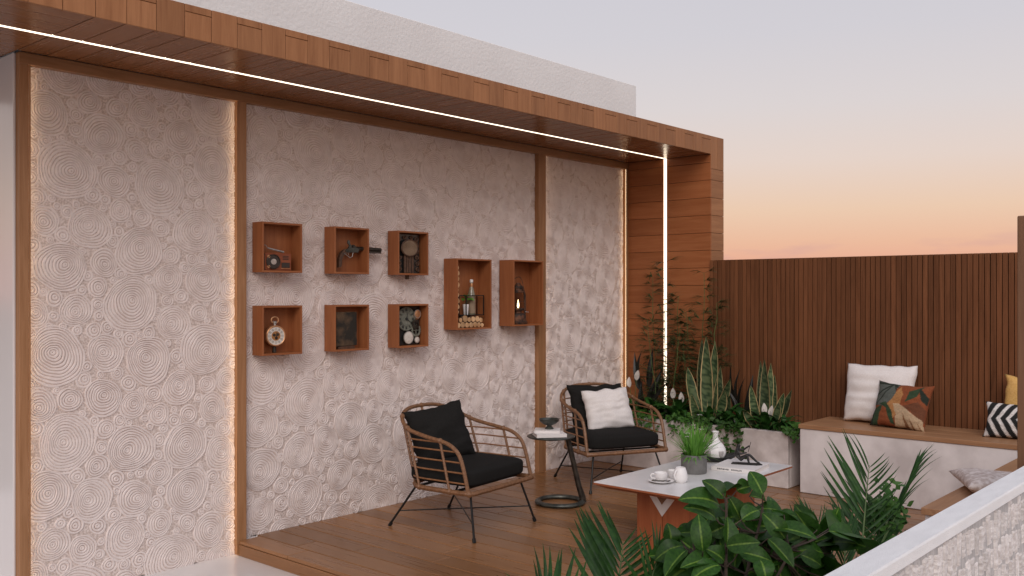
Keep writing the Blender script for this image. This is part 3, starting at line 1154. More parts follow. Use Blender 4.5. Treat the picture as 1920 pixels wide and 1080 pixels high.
for (c, a, w_) in ((C1, A1, 'nearer'), (C2, A2, 'farther')):
    o = put('seat_cushion', seat_me, None, in_chair(c, a, (0, -0.055, ZF + 0.077)), (0, 0, a))
    tag(o, 'thick black seat cushion on the %s wicker armchair' % w_, 'cushion', 'black seat cushions')
o = put('pillow', bp1, None, in_chair(C1, A1, (-0.03, 0.085, 0.392)), (-R(20), R(-7), A1 - R(18)))
tag(o, 'square black pillow leaning in the nearer wicker armchair', 'pillow')
o = put('pillow', bp2, None, in_chair(C2, A2, (0.0, 0.13, 0.40)), (-R(16), 0, A2))
tag(o, 'wide black pillow behind the white pillow in the farther armchair', 'pillow')
o = put('pillow', wp2, None, in_chair(C2, A2, (0.03, -0.02, 0.42)), (-R(20), R(-3), A2))
tag(o, 'plain white pillow leaning in the farther wicker armchair', 'pillow')

# ---- side table
Rv, Fv = Vector((FY, -FX, 0)), Vector((FX, FY, 0))
base = Vector((5.24, -0.88, 0))
st = thing('side_table', 'round dark bronze side table on a ring foot and slanted post', 'table', base)
m = MB()
n = 48
rr = 0.158
vs, fs = [], []
k2 = 10
for i in range(n):
    a = 2 * PI * i / n
    for j in range(k2):
        b_ = 2 * PI * j / k2
        w = 0.022
        rad = rr + w * math.cos(b_) * (1 + 0.12 * math.sin(3 * a))
        z = 0.017 + 0.016 * math.sin(b_)
        vs.append((rad * math.cos(a), rad * math.sin(a), z))
for i in range(n):
    for j in range(k2):
        i2, j2 = (i + 1) % n, (j + 1) % k2
        fs.append((i * k2 + j, i2 * k2 + j, i2 * k2 + j2, i * k2 + j2))
m.add(vs, fs)
m.build('ring_foot', 'verdigris', st)
TZ = 0.482
pa = Rv * 0.160 + Vector((0, 0, 0.012))
pb = Rv * 0.055 + Vector((0, 0, TZ - 0.015))
m = MB()
pts = [pa + Rv * 0.002, pa + Vector((0, 0, 0.035)), pa.lerp(pb, 0.25), pa.lerp(pb, 0.6), pb]
m.tube(pts, [0.027, 0.024, 0.0205, 0.0185, 0.020], 10)
m.build('post', 'bronze', st)
m = MB()
prof = [(0.001, TZ - 0.014), (0.12, TZ - 0.016), (0.165, TZ - 0.008), (0.172, TZ - 0.001), (0.168, TZ + 0.004), (0.150, TZ + 0.001), (0.001, TZ)]
m.lathe(prof, 48)
top = m.build('table_top', 'verdigris', st)
topc = -Rv * 0.065
top.location = topc
tc_ = base + topc


def book(name, label, loc, rz, w, d, h, cover='cover_white', group=None):
    b_ = thing(name, label, 'book', loc, rz, group)
    m = MB()
    m.box((-w / 2 + 0.002, -d / 2 + 0.004, 0.003), (w / 2 - 0.004, d / 2 - 0.004, h - 0.003))
    m.build('pages', 'paper', b_, smooth=False)
    for nm, z0, z1 in (('cover', 0.0, 0.0028), ('cover', h - 0.0028, h)):
        m = MB()
        m.box((-w / 2, -d / 2, z0), (w / 2, d / 2, z1))
        m.build(nm, cover, b_, smooth=False)
    m = MB()
    m.box((-w / 2 - 0.002, -d / 2, 0.0003), (-w / 2 - 0.0001, d / 2, h - 0.0003))
    m.build('spine', cover, b_, smooth=False)
    return b_


ang_r = math.atan2(Rv.y, Rv.x)
book('book', 'lower white book of the pair on the round side table', tc_ + Vector((0, 0, TZ + 0.0045)) - Rv * 0.012 - Fv * 0.02, ang_r + R(100), 0.17, 0.215, 0.023, group='white books on the side table')
book('book', 'upper white book of the pair, under the dark bowl', tc_ + Vector((0, 0, TZ + 0.0285)) - Rv * 0.025, ang_r + R(86), 0.145, 0.18, 0.021, group='white books on the side table')
m = MB()
m.lathe([(0.001, 0), (0.030, 0), (0.031, 0.006), (0.018, 0.020), (0.019, 0.026), (0.046, 0.036), (0.068, 0.056), (0.073, 0.072), (0.069, 0.072), (0.062, 0.058), (0.04, 0.045), (0.001, 0.040)], 32)
o = m.build('bowl', 'verdigris', None, tc_ + Vector((0, 0, TZ + 0.0505)) - Rv * 0.012 + Fv * 0.01)
tag(o, 'small dark footed bowl on the stacked white books', 'bowl')

# ---- coffee table
TX0, TX1, TY0, TY1, TT = 4.42, 5.68, -2.425, -1.78, 0.40
ctx, cty = (TX0 + TX1) / 2, (TY0 + TY1) / 2
ct = thing('coffee_table', 'low white topped coffee table on red brown wooden blocks', 'table', (ctx, cty, 0))
hx, hy = (TX1 - TX0) / 2, (TY1 - TY0) / 2
m = MB()
vs = []
for z, i in ((TT - 0.040, 0.055), (TT - 0.015, 0.0), (TT - 0.006, 0.0)):
    vs += [(-hx + i, -hy + i, z), (hx - i, -hy + i, z), (hx - i, hy - i, z), (-hx + i, hy - i, z)]
fs = [(3, 2, 1, 0), (8, 9, 10, 11)]
for L in (0, 4):
    for k in range(4):
        l = (k + 1) % 4
        fs.append((L + k, L + l, L + 4 + l, L + 4 + k))
m.add(vs, fs)
m.build('top_frame', 'table_wood', ct, smooth=False)
box('stone_top', (-hx + 0.001, hx - 0.001), (-hy + 0.001, hy - 0.001), (TT - 0.0058, TT), 'stone_top', ct, 0.0012)
for (xa, xb) in ((4.655, 4.90), (5.22, 5.46)):
    xa -= ctx
    xb -= ctx
    ya, yb, ym = -2.275 - cty, -1.925 - cty, -2.10 - cty
    for (y0, y1) in ((ya, ym - 0.0015), (ym + 0.0015, yb)):
        box('leg_block', (xa, xb), (y0, y1), (0.0005, TT - 0.041), 'table_wood', ct, 0.002, 'z')
    for fx, sg in ((xa, -1), (xb, 1)):
        m = MB()
        zt = TT - 0.043
        m.prism([(ym + 0.118, zt), (ym - 0.118, zt), (ym, 0.205)], fx + sg * 0.0005, fx + sg * 0.003, 'yz')
        m.build('inlay_border', 'stone_top', ct, smooth=False)
        m = MB()
        m.prism([(ym + 0.066, zt), (ym - 0.066, zt), (ym, 0.274)], fx + sg * 0.0032, fx + sg * 0.005, 'yz')
        m.build('inlay_centre', 'post', ct, smooth=False)

# ---- things on the coffee table
ppos = atz(1301, 886, TT)
pt = thing('potted_grass', 'bright green spiky grass in a grey cylinder pot on the coffee table', 'plant', ppos)
m = MB()
m.lathe([(0.001, 0.0005), (0.076, 0.0005), (0.078, 0.004), (0.079, 0.112), (0.073, 0.114), (0.072, 0.100), (0.001, 0.098)], 40)
m.build('pot', 'pot_grey', pt)
m = MB()
m.lathe([(0.0715, 0.1005), (0.04, 0.103), (0.001, 0.104)], 20)
m.build('soil', 'soil', pt)


def blade(mb, base, d, L, w, bend, n=7, fold=0.25):
    d = Vector(d).normalized()
    side = d.cross(Vector((0, 0, 1)))
    if side.length < 1e-3:
        side = Vector((1, 0, 0))
    side.normalize()
    p = Vector(base)
    vs, fs = [], []
    for i in range(n + 1):
        t = i / n
        ww = w * (1 - t ** 2.2) * (0.55 + 0.45 * min(1, t * 4)) * 0.5
        nrm = side.cross(d).normalized()
        vs += [p - side * ww + nrm * ww * fold, p, p + side * ww + nrm * ww * fold]
        d = (d + Vector((0, 0, -bend / n)) + Vector((d.x, d.y, 0)) * bend * 0.3 / n).normalized()
        p = p + d * (L / n)
    for i in range(n):
        a = i * 3
        fs += [(a, a + 1, a + 4, a + 3), (a + 1, a + 2, a + 5, a + 4)]
    mb.add(vs, fs)


m = MB()
q = random.Random(21)
for i in range(190):
    a, r_ = q.uniform(0, 2 * PI), 0.055 * math.sqrt(q.random())
    lean = q.uniform(0.05, 0.8)
    L = q.uniform(0.14, 0.235) if i < 158 else q.uniform(0.09, 0.15)
    if i >= 158:
        lean = q.uniform(0.9, 1.35)
    blade(m, (r_ * math.cos(a), r_ * math.sin(a), 0.100), (math.cos(a) * math.sin(lean), math.sin(a) * math.sin(lean), math.cos(lean)), L, q.uniform(0.008, 0.013), q.uniform(0.1, 0.7) if i < 158 else 0.9)
o = m.build('foliage', 'grass', pt, fix=False)
o['kind'] = 'stuff'
for (dx, dy, h) in ((0.03, -0.03, 0.265), (0.05, -0.01, 0.35), (-0.055, 0.01, 0.225), (-0.02, 0.03, 0.24)):
    m = MB()
    m.tube([(dx * 0.3, dy * 0.3, 0.1), (dx * 0.7, dy * 0.7, 0.1 + (h - 0.1) * 0.6), (dx, dy, h)], 0.0014, 5)
    st_ = m.build('flower_stem', 'green_stem', pt)
    m = MB()
    for k in range(5):
        a = 2 * PI * k / 5 + dx * 40
        blade(m, (dx, dy, h), (math.cos(a), math.sin(a), 0.5), 0.024, 0.013, 0.9, 4)
    m.build('flower', 'spathe', st_, fix=False)


def cup(name, label, loc, r_, h, rz, handle=True, group=None):
    c = thing(name, label, 'cup', loc, rz, group)
    m = MB()
    m.lathe([(0.001, 0.001), (r_ * 0.55, 0.001), (r_ * 0.62, 0.004), (r_ * 0.9, h * 0.45), (r_, h), (r_ * 0.93, h), (r_ * 0.83, h * 0.5), (r_ * 0.5, 0.008), (0.001, 0.007)], 32)
    m.build('cup_body', 'ceramic', c)
    if handle:
        m = MB()
        m.tube([(-r_ * 0.9 + 0.0, 0, h * 0.8), (-r_ * 1.35, 0, h * 0.85), (-r_ * 1.55, 0, h * 0.6), (-r_ * 1.3, 0, h * 0.35), (-r_ * 0.82, 0, h * 0.32)], 0.0042, 7)
        m.build('handle', 'ceramic', c)
    return c


cpos = atz(1240, 905, TT)
m = MB()
m.lathe([(0.001, 0.001), (0.035, 0.001), (0.05, 0.005), (0.074, 0.013), (0.075, 0.0155), (0.05, 0.009), (0.001, 0.006)], 40)
tag(m.build('saucer', 'ceramic', None, cpos), 'white saucer under the cup on the coffee table', 'saucer')
cup('cup', 'white coffee cup with handle standing on the saucer', cpos + Vector((0, 0, 0.0072)) + Fv * 0.012, 0.040, 0.050, ang_r)
cup('cup', 'small white cup without saucer tucked behind the white jug', atz(1262, 896, TT), 0.032, 0.046, ang_r + 2.6, False)
m = MB()
s0 = Vector((0, 0, 0.019))
m.tube([Vector((-0.06, -0.03, 0.0195)), Vector((-0.02, -0.032, 0.0175)), Vector((0.012, -0.032, 0.0165))], [0.0045, 0.0028, 0.003], 7)
m.add([(0.012 + 0.018 * (1 + math.cos(a)), -0.032 + 0.0095 * math.sin(a), 0.0165 + 0.002 * math.cos(2 * a)) for a in [2 * PI * k / 14 for k in range(14)]] +
      [(0.012 + 0.018 * (1 + math.cos(a)), -0.032 + 0.0095 * math.sin(a), 0.0190 + 0.002 * math.cos(2 * a)) for a in [2 * PI * k / 14 for k in range(14)]],
      [tuple(range(13, -1, -1)), tuple(range(14, 28))] + [(k, (k + 1) % 14, 14 + (k + 1) % 14, 14 + k) for k in range(14)])
tag(m.build('spoon', 'bronze', None, cpos, (0, 0, ang_r)), 'dark metal teaspoon lying across the white saucer', 'spoon')
jpos = atz(1276, 904, TT)
jug = thing('jug', 'white egg shaped jug beside the coffee cup', 'jug', jpos, ang_r)
m = MB()
m.lathe([(0.001, 0.001), (0.030, 0.001), (0.039, 0.012), (0.042, 0.030), (0.037, 0.060), (0.029, 0.084), (0.026, 0.0865), (0.024, 0.083), (0.030, 0.060), (0.001, 0.03)], 32)
m.build('jug_body', 'ceramic', jug)
m = MB()
m.tube([(-0.024, -0.022, 0.077), (-0.036, -0.034, 0.066), (-0.042, -0.036, 0.045), (-0.034, -0.027, 0.022)], 0.005, 7)
m.build('handle', 'ceramic', jug)

# boat shaped black bowl with the white vase in it
bpos = atz(1345, 866, TT)
m = MB()
vs, fs = [], []
nu, nv = 30, 12
for i in range(nu + 1):
    t = -1 + 2 * i / nu
    wdt = 0.058 * (1 - abs(t) ** 2.2) ** 0.6 + 0.002
    zb = 0.0025 + 0.034 * abs(t) ** 2.5
    zr = 0.034 + 0.028 * abs(t) ** 2
    for j in range(nv + 1):
        v = -1 + 2 * j / nv
        vs.append((0.125 * t, wdt * v, zb + (zr - zb) * abs(v) ** 2.6))
for i in range(nu):
    for j in range(nv):
        a = i * (nv + 1) + j
        fs.append((a, a + nv + 1, a + nv + 2, a + 1))
m.add(vs, fs)
bw = m.build('boat_bowl', 'stat', None, bpos, (0, 0, ang_r + R(4)))
so_ = bw.modifiers.new('thickness', 'SOLIDIFY')
so_.thickness = 0.004
tag(bw, 'black boat shaped bowl holding the white vase', 'bowl')
vz = thing('vase', 'white round vase with slim neck and grey cup motifs', 'vase', bpos - Rv * 0.012 + Vector((0, 0, 0.0065)))
m = MB()
vprof = [(0.001, 0), (0.026, 0), (0.046, 0.014), (0.062, 0.036), (0.068, 0.060), (0.064, 0.084), (0.050, 0.108), (0.030, 0.130), (0.019, 0.148), (0.016, 0.165), (0.0165, 0.178), (0.023, 0.193), (0.020, 0.194), (0.012, 0.176), (0.001, 0.15)]
m.lathe(vprof, 40)
m.build('vase_body', 'ceramic', vz)


def on_vase(a, z, lift=0.0006):
    r_ = lerp([(h, r) for r, h in vprof[1:12]], z) + lift
    return (r_ * math.cos(a), r_ * math.sin(a), z)


fa = math.atan2(-FY, -FX)
for (da, mt_) in ((0.38, 'label_grey'), (-0.95, 'label_grey')):
    vs, fs = [], []
    for j in range(9):
        t = j / 8
        ww = (0.018 * math.sqrt(max(0, 1 - (1 - t) ** 2.4)) + 0.0015) / 0.066
        for i in range(7):
            vs.append(on_vase(fa + da + ww * (-1 + i / 3), 0.030 + 0.042 * t))
    for j in range(8):
        for i in range(6):
            a = j * 7 + i
            fs.append((a, a + 1, a + 8, a + 7))
    m = MB()
    m.add(vs, fs)
    if 'label_grey' not in MT:
        MT['label_grey'] = surf('grey_glaze', (0.34, 0.31, 0.30), (0.46, 0.43, 0.42), 0.3, nscale=40)
    m.build('cup_motif', 'label_grey', vz, fix=False)
for (a0, a1, z0, z1) in ((-0.9, 0.1, 0.084, 0.098), (-1.1, -0.8, 0.094, 0.070), (-0.3, 0.9, 0.125, 0.140), (-0.8, 0.5, 0.160, 0.170)):
    m = MB()
    m.tube([on_vase(fa + a0 + (a1 - a0) * k / 8, z0 + (z1 - z0) * k / 8, 0.0) for k in range(9)], 0.0011, 5)
    m.build('painted_line', 'label_grey', vz)

bk = book('book', 'large white book lying under the black figurine on the coffee table', (5.358, -2.232, TT + 0.0005), R(-172 + 180), 0.285, 0.275, 0.026)
q = random.Random(3)
xx = -0.1
for word in (6, 5):
    for k in range(word):
        w = q.uniform(0.008, 0.013)
        m = MB()
        hh = 0.009
        # letters too worn to read: upright strokes with a bar
        m.box((-0.1448, -xx - w, 0.009), (-0.1446, -xx - w + 0.0035, 0.009 + hh))
        m.box((-0.1448, -xx - 0.0035, 0.009), (-0.1446, -xx, 0.009 + hh))
        zz_ = 0.009 + q.choice((0, 0.0035, 0.007))
        m.box((-0.1448, -xx - w + 0.0035, zz_), (-0.1446, -xx - 0.0035, zz_ + 0.002))
        m.build('letter', 'ink', bk, smooth=False)
        xx += w + 0.003
    xx += 0.014

# seated cast figure on the book
fg = thing('figurine', 'black cast figurine of a seated figure on the white book', 'figurine', (5.37, -2.20, TT + 0.0275), ang_r + R(-18))
bmv = [((0, 0, 0.030), 0.024), ((-0.004, 0, 0.055), 0.020), ((0.0, 0, 0.080), 0.022), ((0.004, 0, 0.098), 0.011), ((0.010, 0, 0.115), 0.0145), ((0.012, 0, 0.124), 0.011),
       # near leg
       ((0.022, -0.018, 0.030), 0.0135), ((0.062, -0.022, 0.062), 0.010), ((0.074, -0.026, 0.012), 0.0065), ((0.092, -0.028, 0.0065), 0.005),
       # far leg, stretched
       ((0.022, 0.018, 0.030), 0.0135), ((0.072, 0.020, 0.058), 0.010), ((0.118, 0.020, 0.014), 0.0065), ((0.138, 0.018, 0.0065), 0.005),
       # near arm to the knee
       ((0.002, -0.026, 0.086), 0.009), ((0.022, -0.034, 0.066), 0.0065), ((0.052, -0.024, 0.074), 0.0055), ((0.062, -0.022, 0.074), 0.0045),
       # far arm raised forward
       ((0.004, 0.026, 0.086), 0.009), ((0.036, 0.032, 0.084), 0.0065), ((0.064, 0.030, 0.104), 0.0055), ((0.074, 0.030, 0.112), 0.0045)]
ed = [(0, 1), (1, 2), (2, 3), (3, 4), (4, 5), (0, 6), (6, 7), (7, 8), (8, 9), (0, 10), (10, 11), (11, 12), (12, 13), (2, 14), (14, 15), (15, 16), (16, 17), (2, 18), (18, 19), (19, 20), (20, 21)]
me = bpy.data.meshes.new('body')
me.from_pydata([p for p, _ in bmv], ed, [])
fo = put('body', me, fg)
sk = fo.modifiers.new('skin', 'SKIN')
for k, (_, r_) in enumerate(bmv):
    me.skin_vertices[0].data[k].radius = (r_, r_)
me.skin_vertices[0].data[0].use_root = True
ss = fo.modifiers.new('sub', 'SUBSURF')
ss.levels = ss.render_levels = 2
me.materials.append(MT['stat'])
m = MB()
m.prism([(-0.035, -0.03), (0.12, -0.036), (0.155, -0.012), (0.14, 0.026), (0.02, 0.03), (-0.03, 0.022)], 0.0, 0.005, 'xy')
m.build('base_plate', 'stat', fg, smooth=False)
m = MB()
m.tube([(0.066, 0.030, 0.072), (0.076, 0.030, 0.112), (0.082, 0.030, 0.135)], 0.002, 6)
m.build('rod', 'stat', fg)

# ================================================================== PILLOWS ON THE BENCHES
yaw = -PI / 2


def stripes(u, v):
    c = (u * 3.4 - abs(v) * 1.15 + 0.35) % 1.0
    return (0.74, 0.71, 0.68) if c < 0.42 else (0.012, 0.012, 0.012)


def in_poly(p, poly):
    x, y = p
    r = False
    j = len(poly) - 1
    for i in range(len(poly)):
        xi, yi = poly[i]
        xj, yj = poly[j]
        if (yi > y) != (yj > y) and x < (xj - xi) * (y - yi) / (yj - yi) + xi:
            r = not r
        j = i
    return r


def leaves(u, v):
    """flat tropical print: overlapping leaf shapes"""
    p = (u, v)
    g1, g2, g3 = (0.035, 0.075, 0.03), (0.02, 0.03, 0.018), (0.13, 0.15, 0.13)
    rust, orange, sand, brown = (0.33, 0.085, 0.025), (0.52, 0.22, 0.07), (0.66, 0.47, 0.29), (0.20, 0.065, 0.025)
    c = rust
    if in_poly(p, [(-1, 1), (-1, -0.1), (-0.55, -0.2), (-0.2, 0.35), (-0.15, 1)]):
        c = g3
        for k in range(5):
            d = abs((v - 0.95) + (u + 0.35) * (-1.9 + 0.9 * k))
            if d < 0.05:
                c = g2
    if in_poly(p, [(-0.45, -0.15), (-0.05, 0.85), (0.1, 0.5), (0.05, -0.3), (-0.1, -0.7)]):
        c = orange if (int(u * 40) + int(v * 40)) % 3 else (0.60, 0.32, 0.12)
    if in_poly(p, [(0.25, 0.1), (0.3, 0.65), (0.75, 0.95), (0.6, 0.45)]):
        c = g1
    if in_poly(p, [(0.6, 0.9), (1, 0.4), (1, 0.1), (0.75, 0.3)]):
        c = g2
    if in_poly(p, [(0.1, -0.15), (0.7, 0.2), (1, -0.1), (1, -0.7), (0.5, -0.25)]):
        c = brown
    if in_poly(p, [(-0.2, 0.0), (0.05, -0.02), (0.95, -0.6), (1, -1), (-0.05, -1), (-0.02, -0.5)]):
        c = sand
        for k in range(3):
            if in_poly(p, [(0.22 + 0.27 * k, -0.40 - 0.13 * k), (0.34 + 0.27 * k, -1), (0.50 + 0.22 * k, -1)]):
                c = (0.30, 0.14, 0.055)
    if in_poly(p, [(-0.75, -0.1), (-0.5, 0.05), (-0.2, -0.35), (-0.05, -0.95), (-0.2, -0.9), (-0.45, -0.25)]):
        c = g1
    if in_poly(p, [(-0.95, -0.25), (-0.65, -0.15), (-0.7, -1), (-0.9, -1)]):
        c = g1
    if in_poly(p, [(-1, -0.3), (-0.92, -0.3), (-0.9, -1), (-1, -1)]):
        c = g2
    return tuple(0.72 * k for k in c)


BT = 0.5155
big = pillow_mesh(0.53, 0.45, 0.17, 12, 0.055, 0.012)
o = put('pillow', big, None, (7.125, -2.435, BT + 0.004), (-R(13), 0, yaw + R(2)))
tag(o, 'large plain white pillow leaning on the slat fence', 'pillow')
o = put('pillow', pillow_mesh(0.40, 0.335, 0.13, 14, 0.05, 0.008, n=84, colour=leaves, ears=0.05, mat='print'), None, (6.965, -2.635, BT + 0.004), (-R(22), R(2), yaw + R(-7)))
tag(o, 'tropical leaf print pillow in rust, green and sand, in front of the large white one', 'pillow')
o = put('pillow', pillow_mesh(0.46, 0.24, 0.13, 16, 0.05, 0.006, n=84, colour=stripes, ears=0.05, mat='print'), None, (6.975, -3.445, BT + 0.004), (-R(20), 0, yaw))
tag(o, 'black and white zigzag striped pillow at the right end of the bench', 'pillow')
o = put('pillow', pillow_mesh(0.42, 0.40, 0.14, 18, 0.06, 0.01, mat='yellow_fabric', ears=0.05), None, (7.14, -3.475, BT + 0.004), (-R(12), R(5), yaw))
tag(o, 'yellow pillow behind the zigzag striped one', 'pillow')
o = put('pillow', pillow_mesh(0.40, 0.40, 0.12, 19, 0.06, 0.008, mat='patterned', ears=0.05), None, (5.15, -3.97, BT + 0.0), (0, 0, 0))
o.matrix_world = Matrix.Translation((5.06, -3.785, BT + 0.040)) @ Matrix.Rotation(R(28), 4, 'Z') @ Matrix.Rotation(R(-90 + 6), 4, 'X') @ Matrix.Translation((0, 0, -0.22))
tag(o, 'beige patterned pillow lying flat behind the white parapet', 'pillow')

# ================================================================== DISPLAY BOXES ON THE WALL
def disp_box(x0, x1, z0, z1, d, label):
    t = 0.0125
    b_ = thing('display_box', label, 'box', ((x0 + x1) / 2, -0.012, z0), 0, 'open wooden boxes on the wall')
    w, h = (x1 - x0) / 2, z1 - z0
    y0, y1 = -d + 0.012, 0.0
    box('side_board', (-w, -w + t), (y0, y1), (0, h), 'box', b_, 0.001, 'z')
    box('side_board', (w - t, w), (y0, y1), (0, h), 'box', b_, 0.001, 'z')
    box('top_board', (-w + t, w - t), (y0 + 0.0004, y1), (h - t, h - 0.0003), 'box', b_, 0.001, 'x')
    box('bottom_board', (-w + t, w - t), (y0 + 0.0004, y1), (0.0003, t), 'box', b_, 0.001, 'x')
    box('back_board', (-w + t, w - t), (y1 - 0.008, y1 - 0.0005), (t, h - t), 'box', b_, 0.0, 'z')
    return b_


ZU0, ZU1, ZL0, ZL1 = 1.629, 1.939, 1.117, 1.424
disp_box(3.281, 3.575, ZU0, ZU1, 0.121, 'small open wooden box holding the old radio, top left')
disp_box(3.829, 4.121, ZU0, ZU1, 0.121, 'small open wooden box holding the flintlock pistol')
disp_box(4.381, 4.673, ZU0, ZU1, 0.121, 'small open wooden box holding the carved clock plaque')
disp_box(3.281, 3.575, ZL0, ZL1, 0.121, 'small open wooden box holding the pocket watch, bottom left')
disp_box(3.829, 4.121, ZL0, ZL1, 0.121, 'small open wooden box holding the worn old book')
disp_box(4.381, 4.673, ZL0, ZL1, 0.121, 'small open wooden box holding the clock face and gears')
disp_box(4.933, 5.312, 1.228, 1.760, 0.152, 'tall open wooden box holding log slices, vase and bottle')
disp_box(5.553, 5.924, 1.239, 1.765, 0.164, 'tall open wooden box holding the rusty lantern')
TK = 0.0127


def disc(mb, c, r_, y0, y1, n=28):
    """flat disc facing -Y"""
    mb.lathe([(0.0005, -y0), (r_, -y0), (r_, -y1), (0.0005, -y1)], n, 'y', (c[0], 0, c[1]))


def ring(mb, c, r_, rr, y, n=28, k=6):
    mb.tube([(c[0] + r_ * math.cos(2 * PI * i / n), y, c[1] + r_ * math.sin(2 * PI * i / n)) for i in range(n)], rr, k, closed=True)


# ---- radio
rad = thing('radio', 'small old mahogany radio with round dark speaker', 'radio', (3.412, -0.07, ZU0 + TK))
rad.scale = (1.16, 1, 1.04)
box('radio_body', (-0.083, 0.083), (-0.03, 0.03), (0.0005, 0.105), 'radio_wood', rad, 0.004)
box('side_bracket', (-0.098, -0.0835), (-0.026, 0.026), (0.0005, 0.098), 'chrome_dark', rad, 0.002)
m = MB()
disc(m, (-0.036, 0.052), 0.042, -0.0305, -0.036)
sp = m.build('speaker', 'chrome_dark', rad)
m = MB()
ring(m, (-0.036, 0.052), 0.041, 0.0035, -0.036)
m.build('speaker_rim', 'bronze', sp)
m = MB()
disc(m, (-0.036, 0.052), 0.017, -0.0362, -0.041)
m.build('speaker_hub', 'silver', sp)
for (a, b_) in ((-0.066, 0.082), (-0.066, 0.022)):
    m = MB()
    disc(m, (a, b_), 0.009, -0.0305, -0.038, 14)
    m.build('knob', 'copper', rad)
box('tuning_window', (0.018, 0.07), (-0.0335, -0.0305), (0.018, 0.048), 'chrome_dark', rad, 0.001)
box('window_sill', (0.016, 0.072), (-0.035, -0.0305), (0.011, 0.0155), 'copper', rad, 0.001)
for k in range(3):
    box('grille_slot', (0.026, 0.062), (-0.032, -0.0305), (0.066 + 0.009 * k, 0.070 + 0.009 * k), 'chrome_dark', rad)
m = MB()
m.tube([(0.05, 0.0, 0.112), (-0.02, 0.0, 0.127), (-0.052, 0.0, 0.134)], [0.007, 0.005, 0.004], 8)
m.build('handle', 'silver', rad)
m = MB()
m.tube([(-0.052, 0, 0.134), (-0.063, 0, 0.150), (-0.09, 0, 0.154)], 0.0015, 6)
m.build('aerial', 'silver', rad)

# ---- flintlock pistol: barrel pokes through the side of its box
ps = thing('pistol', 'antique flintlock pistol with curved wooden grip in its box', 'pistol', (4.000, -0.065, 1.786))
m = MB()
gp = [(-0.10, -0.115), (-0.078, -0.108), (-0.074, -0.06), (-0.055, -0.028), (0.0, -0.012), (0.06, -0.012), (0.06, 0.008), (-0.02, 0.012), (-0.05, 0.008), (-0.082, -0.018), (-0.098, -0.055)]
m.prism([(x_, z_) for x_, z_ in gp], -0.012, 0.012, 'xz')
m.build('grip', 'carved', ps, smooth=False)
m = MB()
m.tube([(0.0, 0.0, 0.016), (0.1, 0, 0.016), (0.268, 0, 0.014)], [0.0155, 0.0150, 0.0145], 10)
m.build('barrel', 'bronze', ps)
box('barrel_rail', (0.125, 0.266), (-0.012, 0.012), (-0.012, 0.0015), 'chrome_dark', ps, 0.001)
m = MB()
m.prism([(-0.05, -0.004), (-0.03, -0.012), (0.06, -0.010), (0.07, 0.010), (0.05, 0.022), (0.0, 0.016), (-0.035, 0.012)], -0.0155, -0.0125, 'xz')
m.build('lock_plate', 'verdigris', ps, smooth=False)
m = MB()
m.prism([(-0.022, 0.015), (0.002, 0.013), (0.006, 0.034), (-0.008, 0.046), (-0.010, 0.066), (-0.024, 0.070), (-0.030, 0.050), (-0.014, 0.036)], -0.014, -0.006, 'xz')
m.build('hammer', 'verdigris', ps, smooth=False)
m = MB()
m.prism([(0.016, 0.018), (0.040, 0.016), (0.046, 0.030), (0.020, 0.042), (0.010, 0.036)], -0.013, -0.005, 'xz')
m.build('flash_pan', 'bronze', ps, smooth=False)
m = MB()
m.tube([(-0.055, -0.013, -0.022), (-0.03, -0.013, -0.035), (-0.010, -0.013, -0.048), (0.010, -0.013, -0.040), (0.016, -0.013, -0.014)], 0.0022, 6)
m.build('trigger_guard', 'silver', ps)
m = MB()
m.tube([(-0.012, -0.0, -0.012), (-0.010, -0.0, -0.03)], 0.0025, 6)
m.build('trigger', 'silver', ps)

# ---- carved clock plaque with a pendulum stub below the box
cpq = thing('clock_plaque', 'dark carved clock plaque with oval mirror disc and long bars', 'clock', (4.522, -0.06, ZU0 + TK))
cpq.scale = (1.3, 1, 1)
box('back_plate', (-0.086, 0.086), (-0.006, 0.004), (0.002, 0.278), 'chrome_dark', cpq, 0.001)
m = MB()
disc(m, (-0.005, 0.180), 0.056, -0.026, -0.036, 36)
dd = m.build('mirror_disc', 'silver', cpq)
dd.data.materials[0] = surf('tarnished_mirror', (0.14, 0.115, 0.085), (0.24, 0.21, 0.165), 0.25, metal=0.8, nscale=14)
m = MB()
ring(m, (-0.005, 0.180), 0.057, 0.006, -0.032, 36)
m.build('disc_rim', 'carved', cpq)
for k, x_ in enumerate((-0.03, -0.012, 0.006, 0.026)):
    m = MB()
    m.tube([(x_, -0.02, 0.126), (x_, -0.02, 0.004)], 0.0062 if k % 2 else 0.008, 8)
    m.build('hanging_bar', 'carved', cpq)
q = random.Random(4)
for (cx_, cz_, r_) in [(-0.066, 0.03, 0.016), (-0.066, 0.072, 0.016), (-0.066, 0.115, 0.017), (-0.07, 0.24, 0.015), (0.066, 0.03, 0.016), (0.066, 0.072, 0.016), (0.066, 0.115, 0.017),
                       (0.068, 0.16, 0.014), (0.066, 0.20, 0.016), (0.062, 0.245, 0.018), (0.02, 0.256, 0.014), (-0.03, 0.256, 0.014)]:
    pts = []
    dr = q.choice((-1, 1))
    a0 = q.uniform(0, 6)
    for k in range(20):
        t = k / 19
        a = a0 + dr * t * 8.0
        pts.append((cx_ + r_ * (1 - 0.75 * t) * math.cos(a), -0.012, cz_ + r_ * (1 - 0.75 * t) * math.sin(a)))
    m = MB()
    m.tube(pts, 0.0042, 6)
    m.build('carved_scroll', 'carved', cpq)
m = MB()
m.box((-0.016, -0.016, -0.042), (0.004, 0.0, -TK - 0.001))
m.build('pendulum_stub', 'carved', cpq, smooth=False)

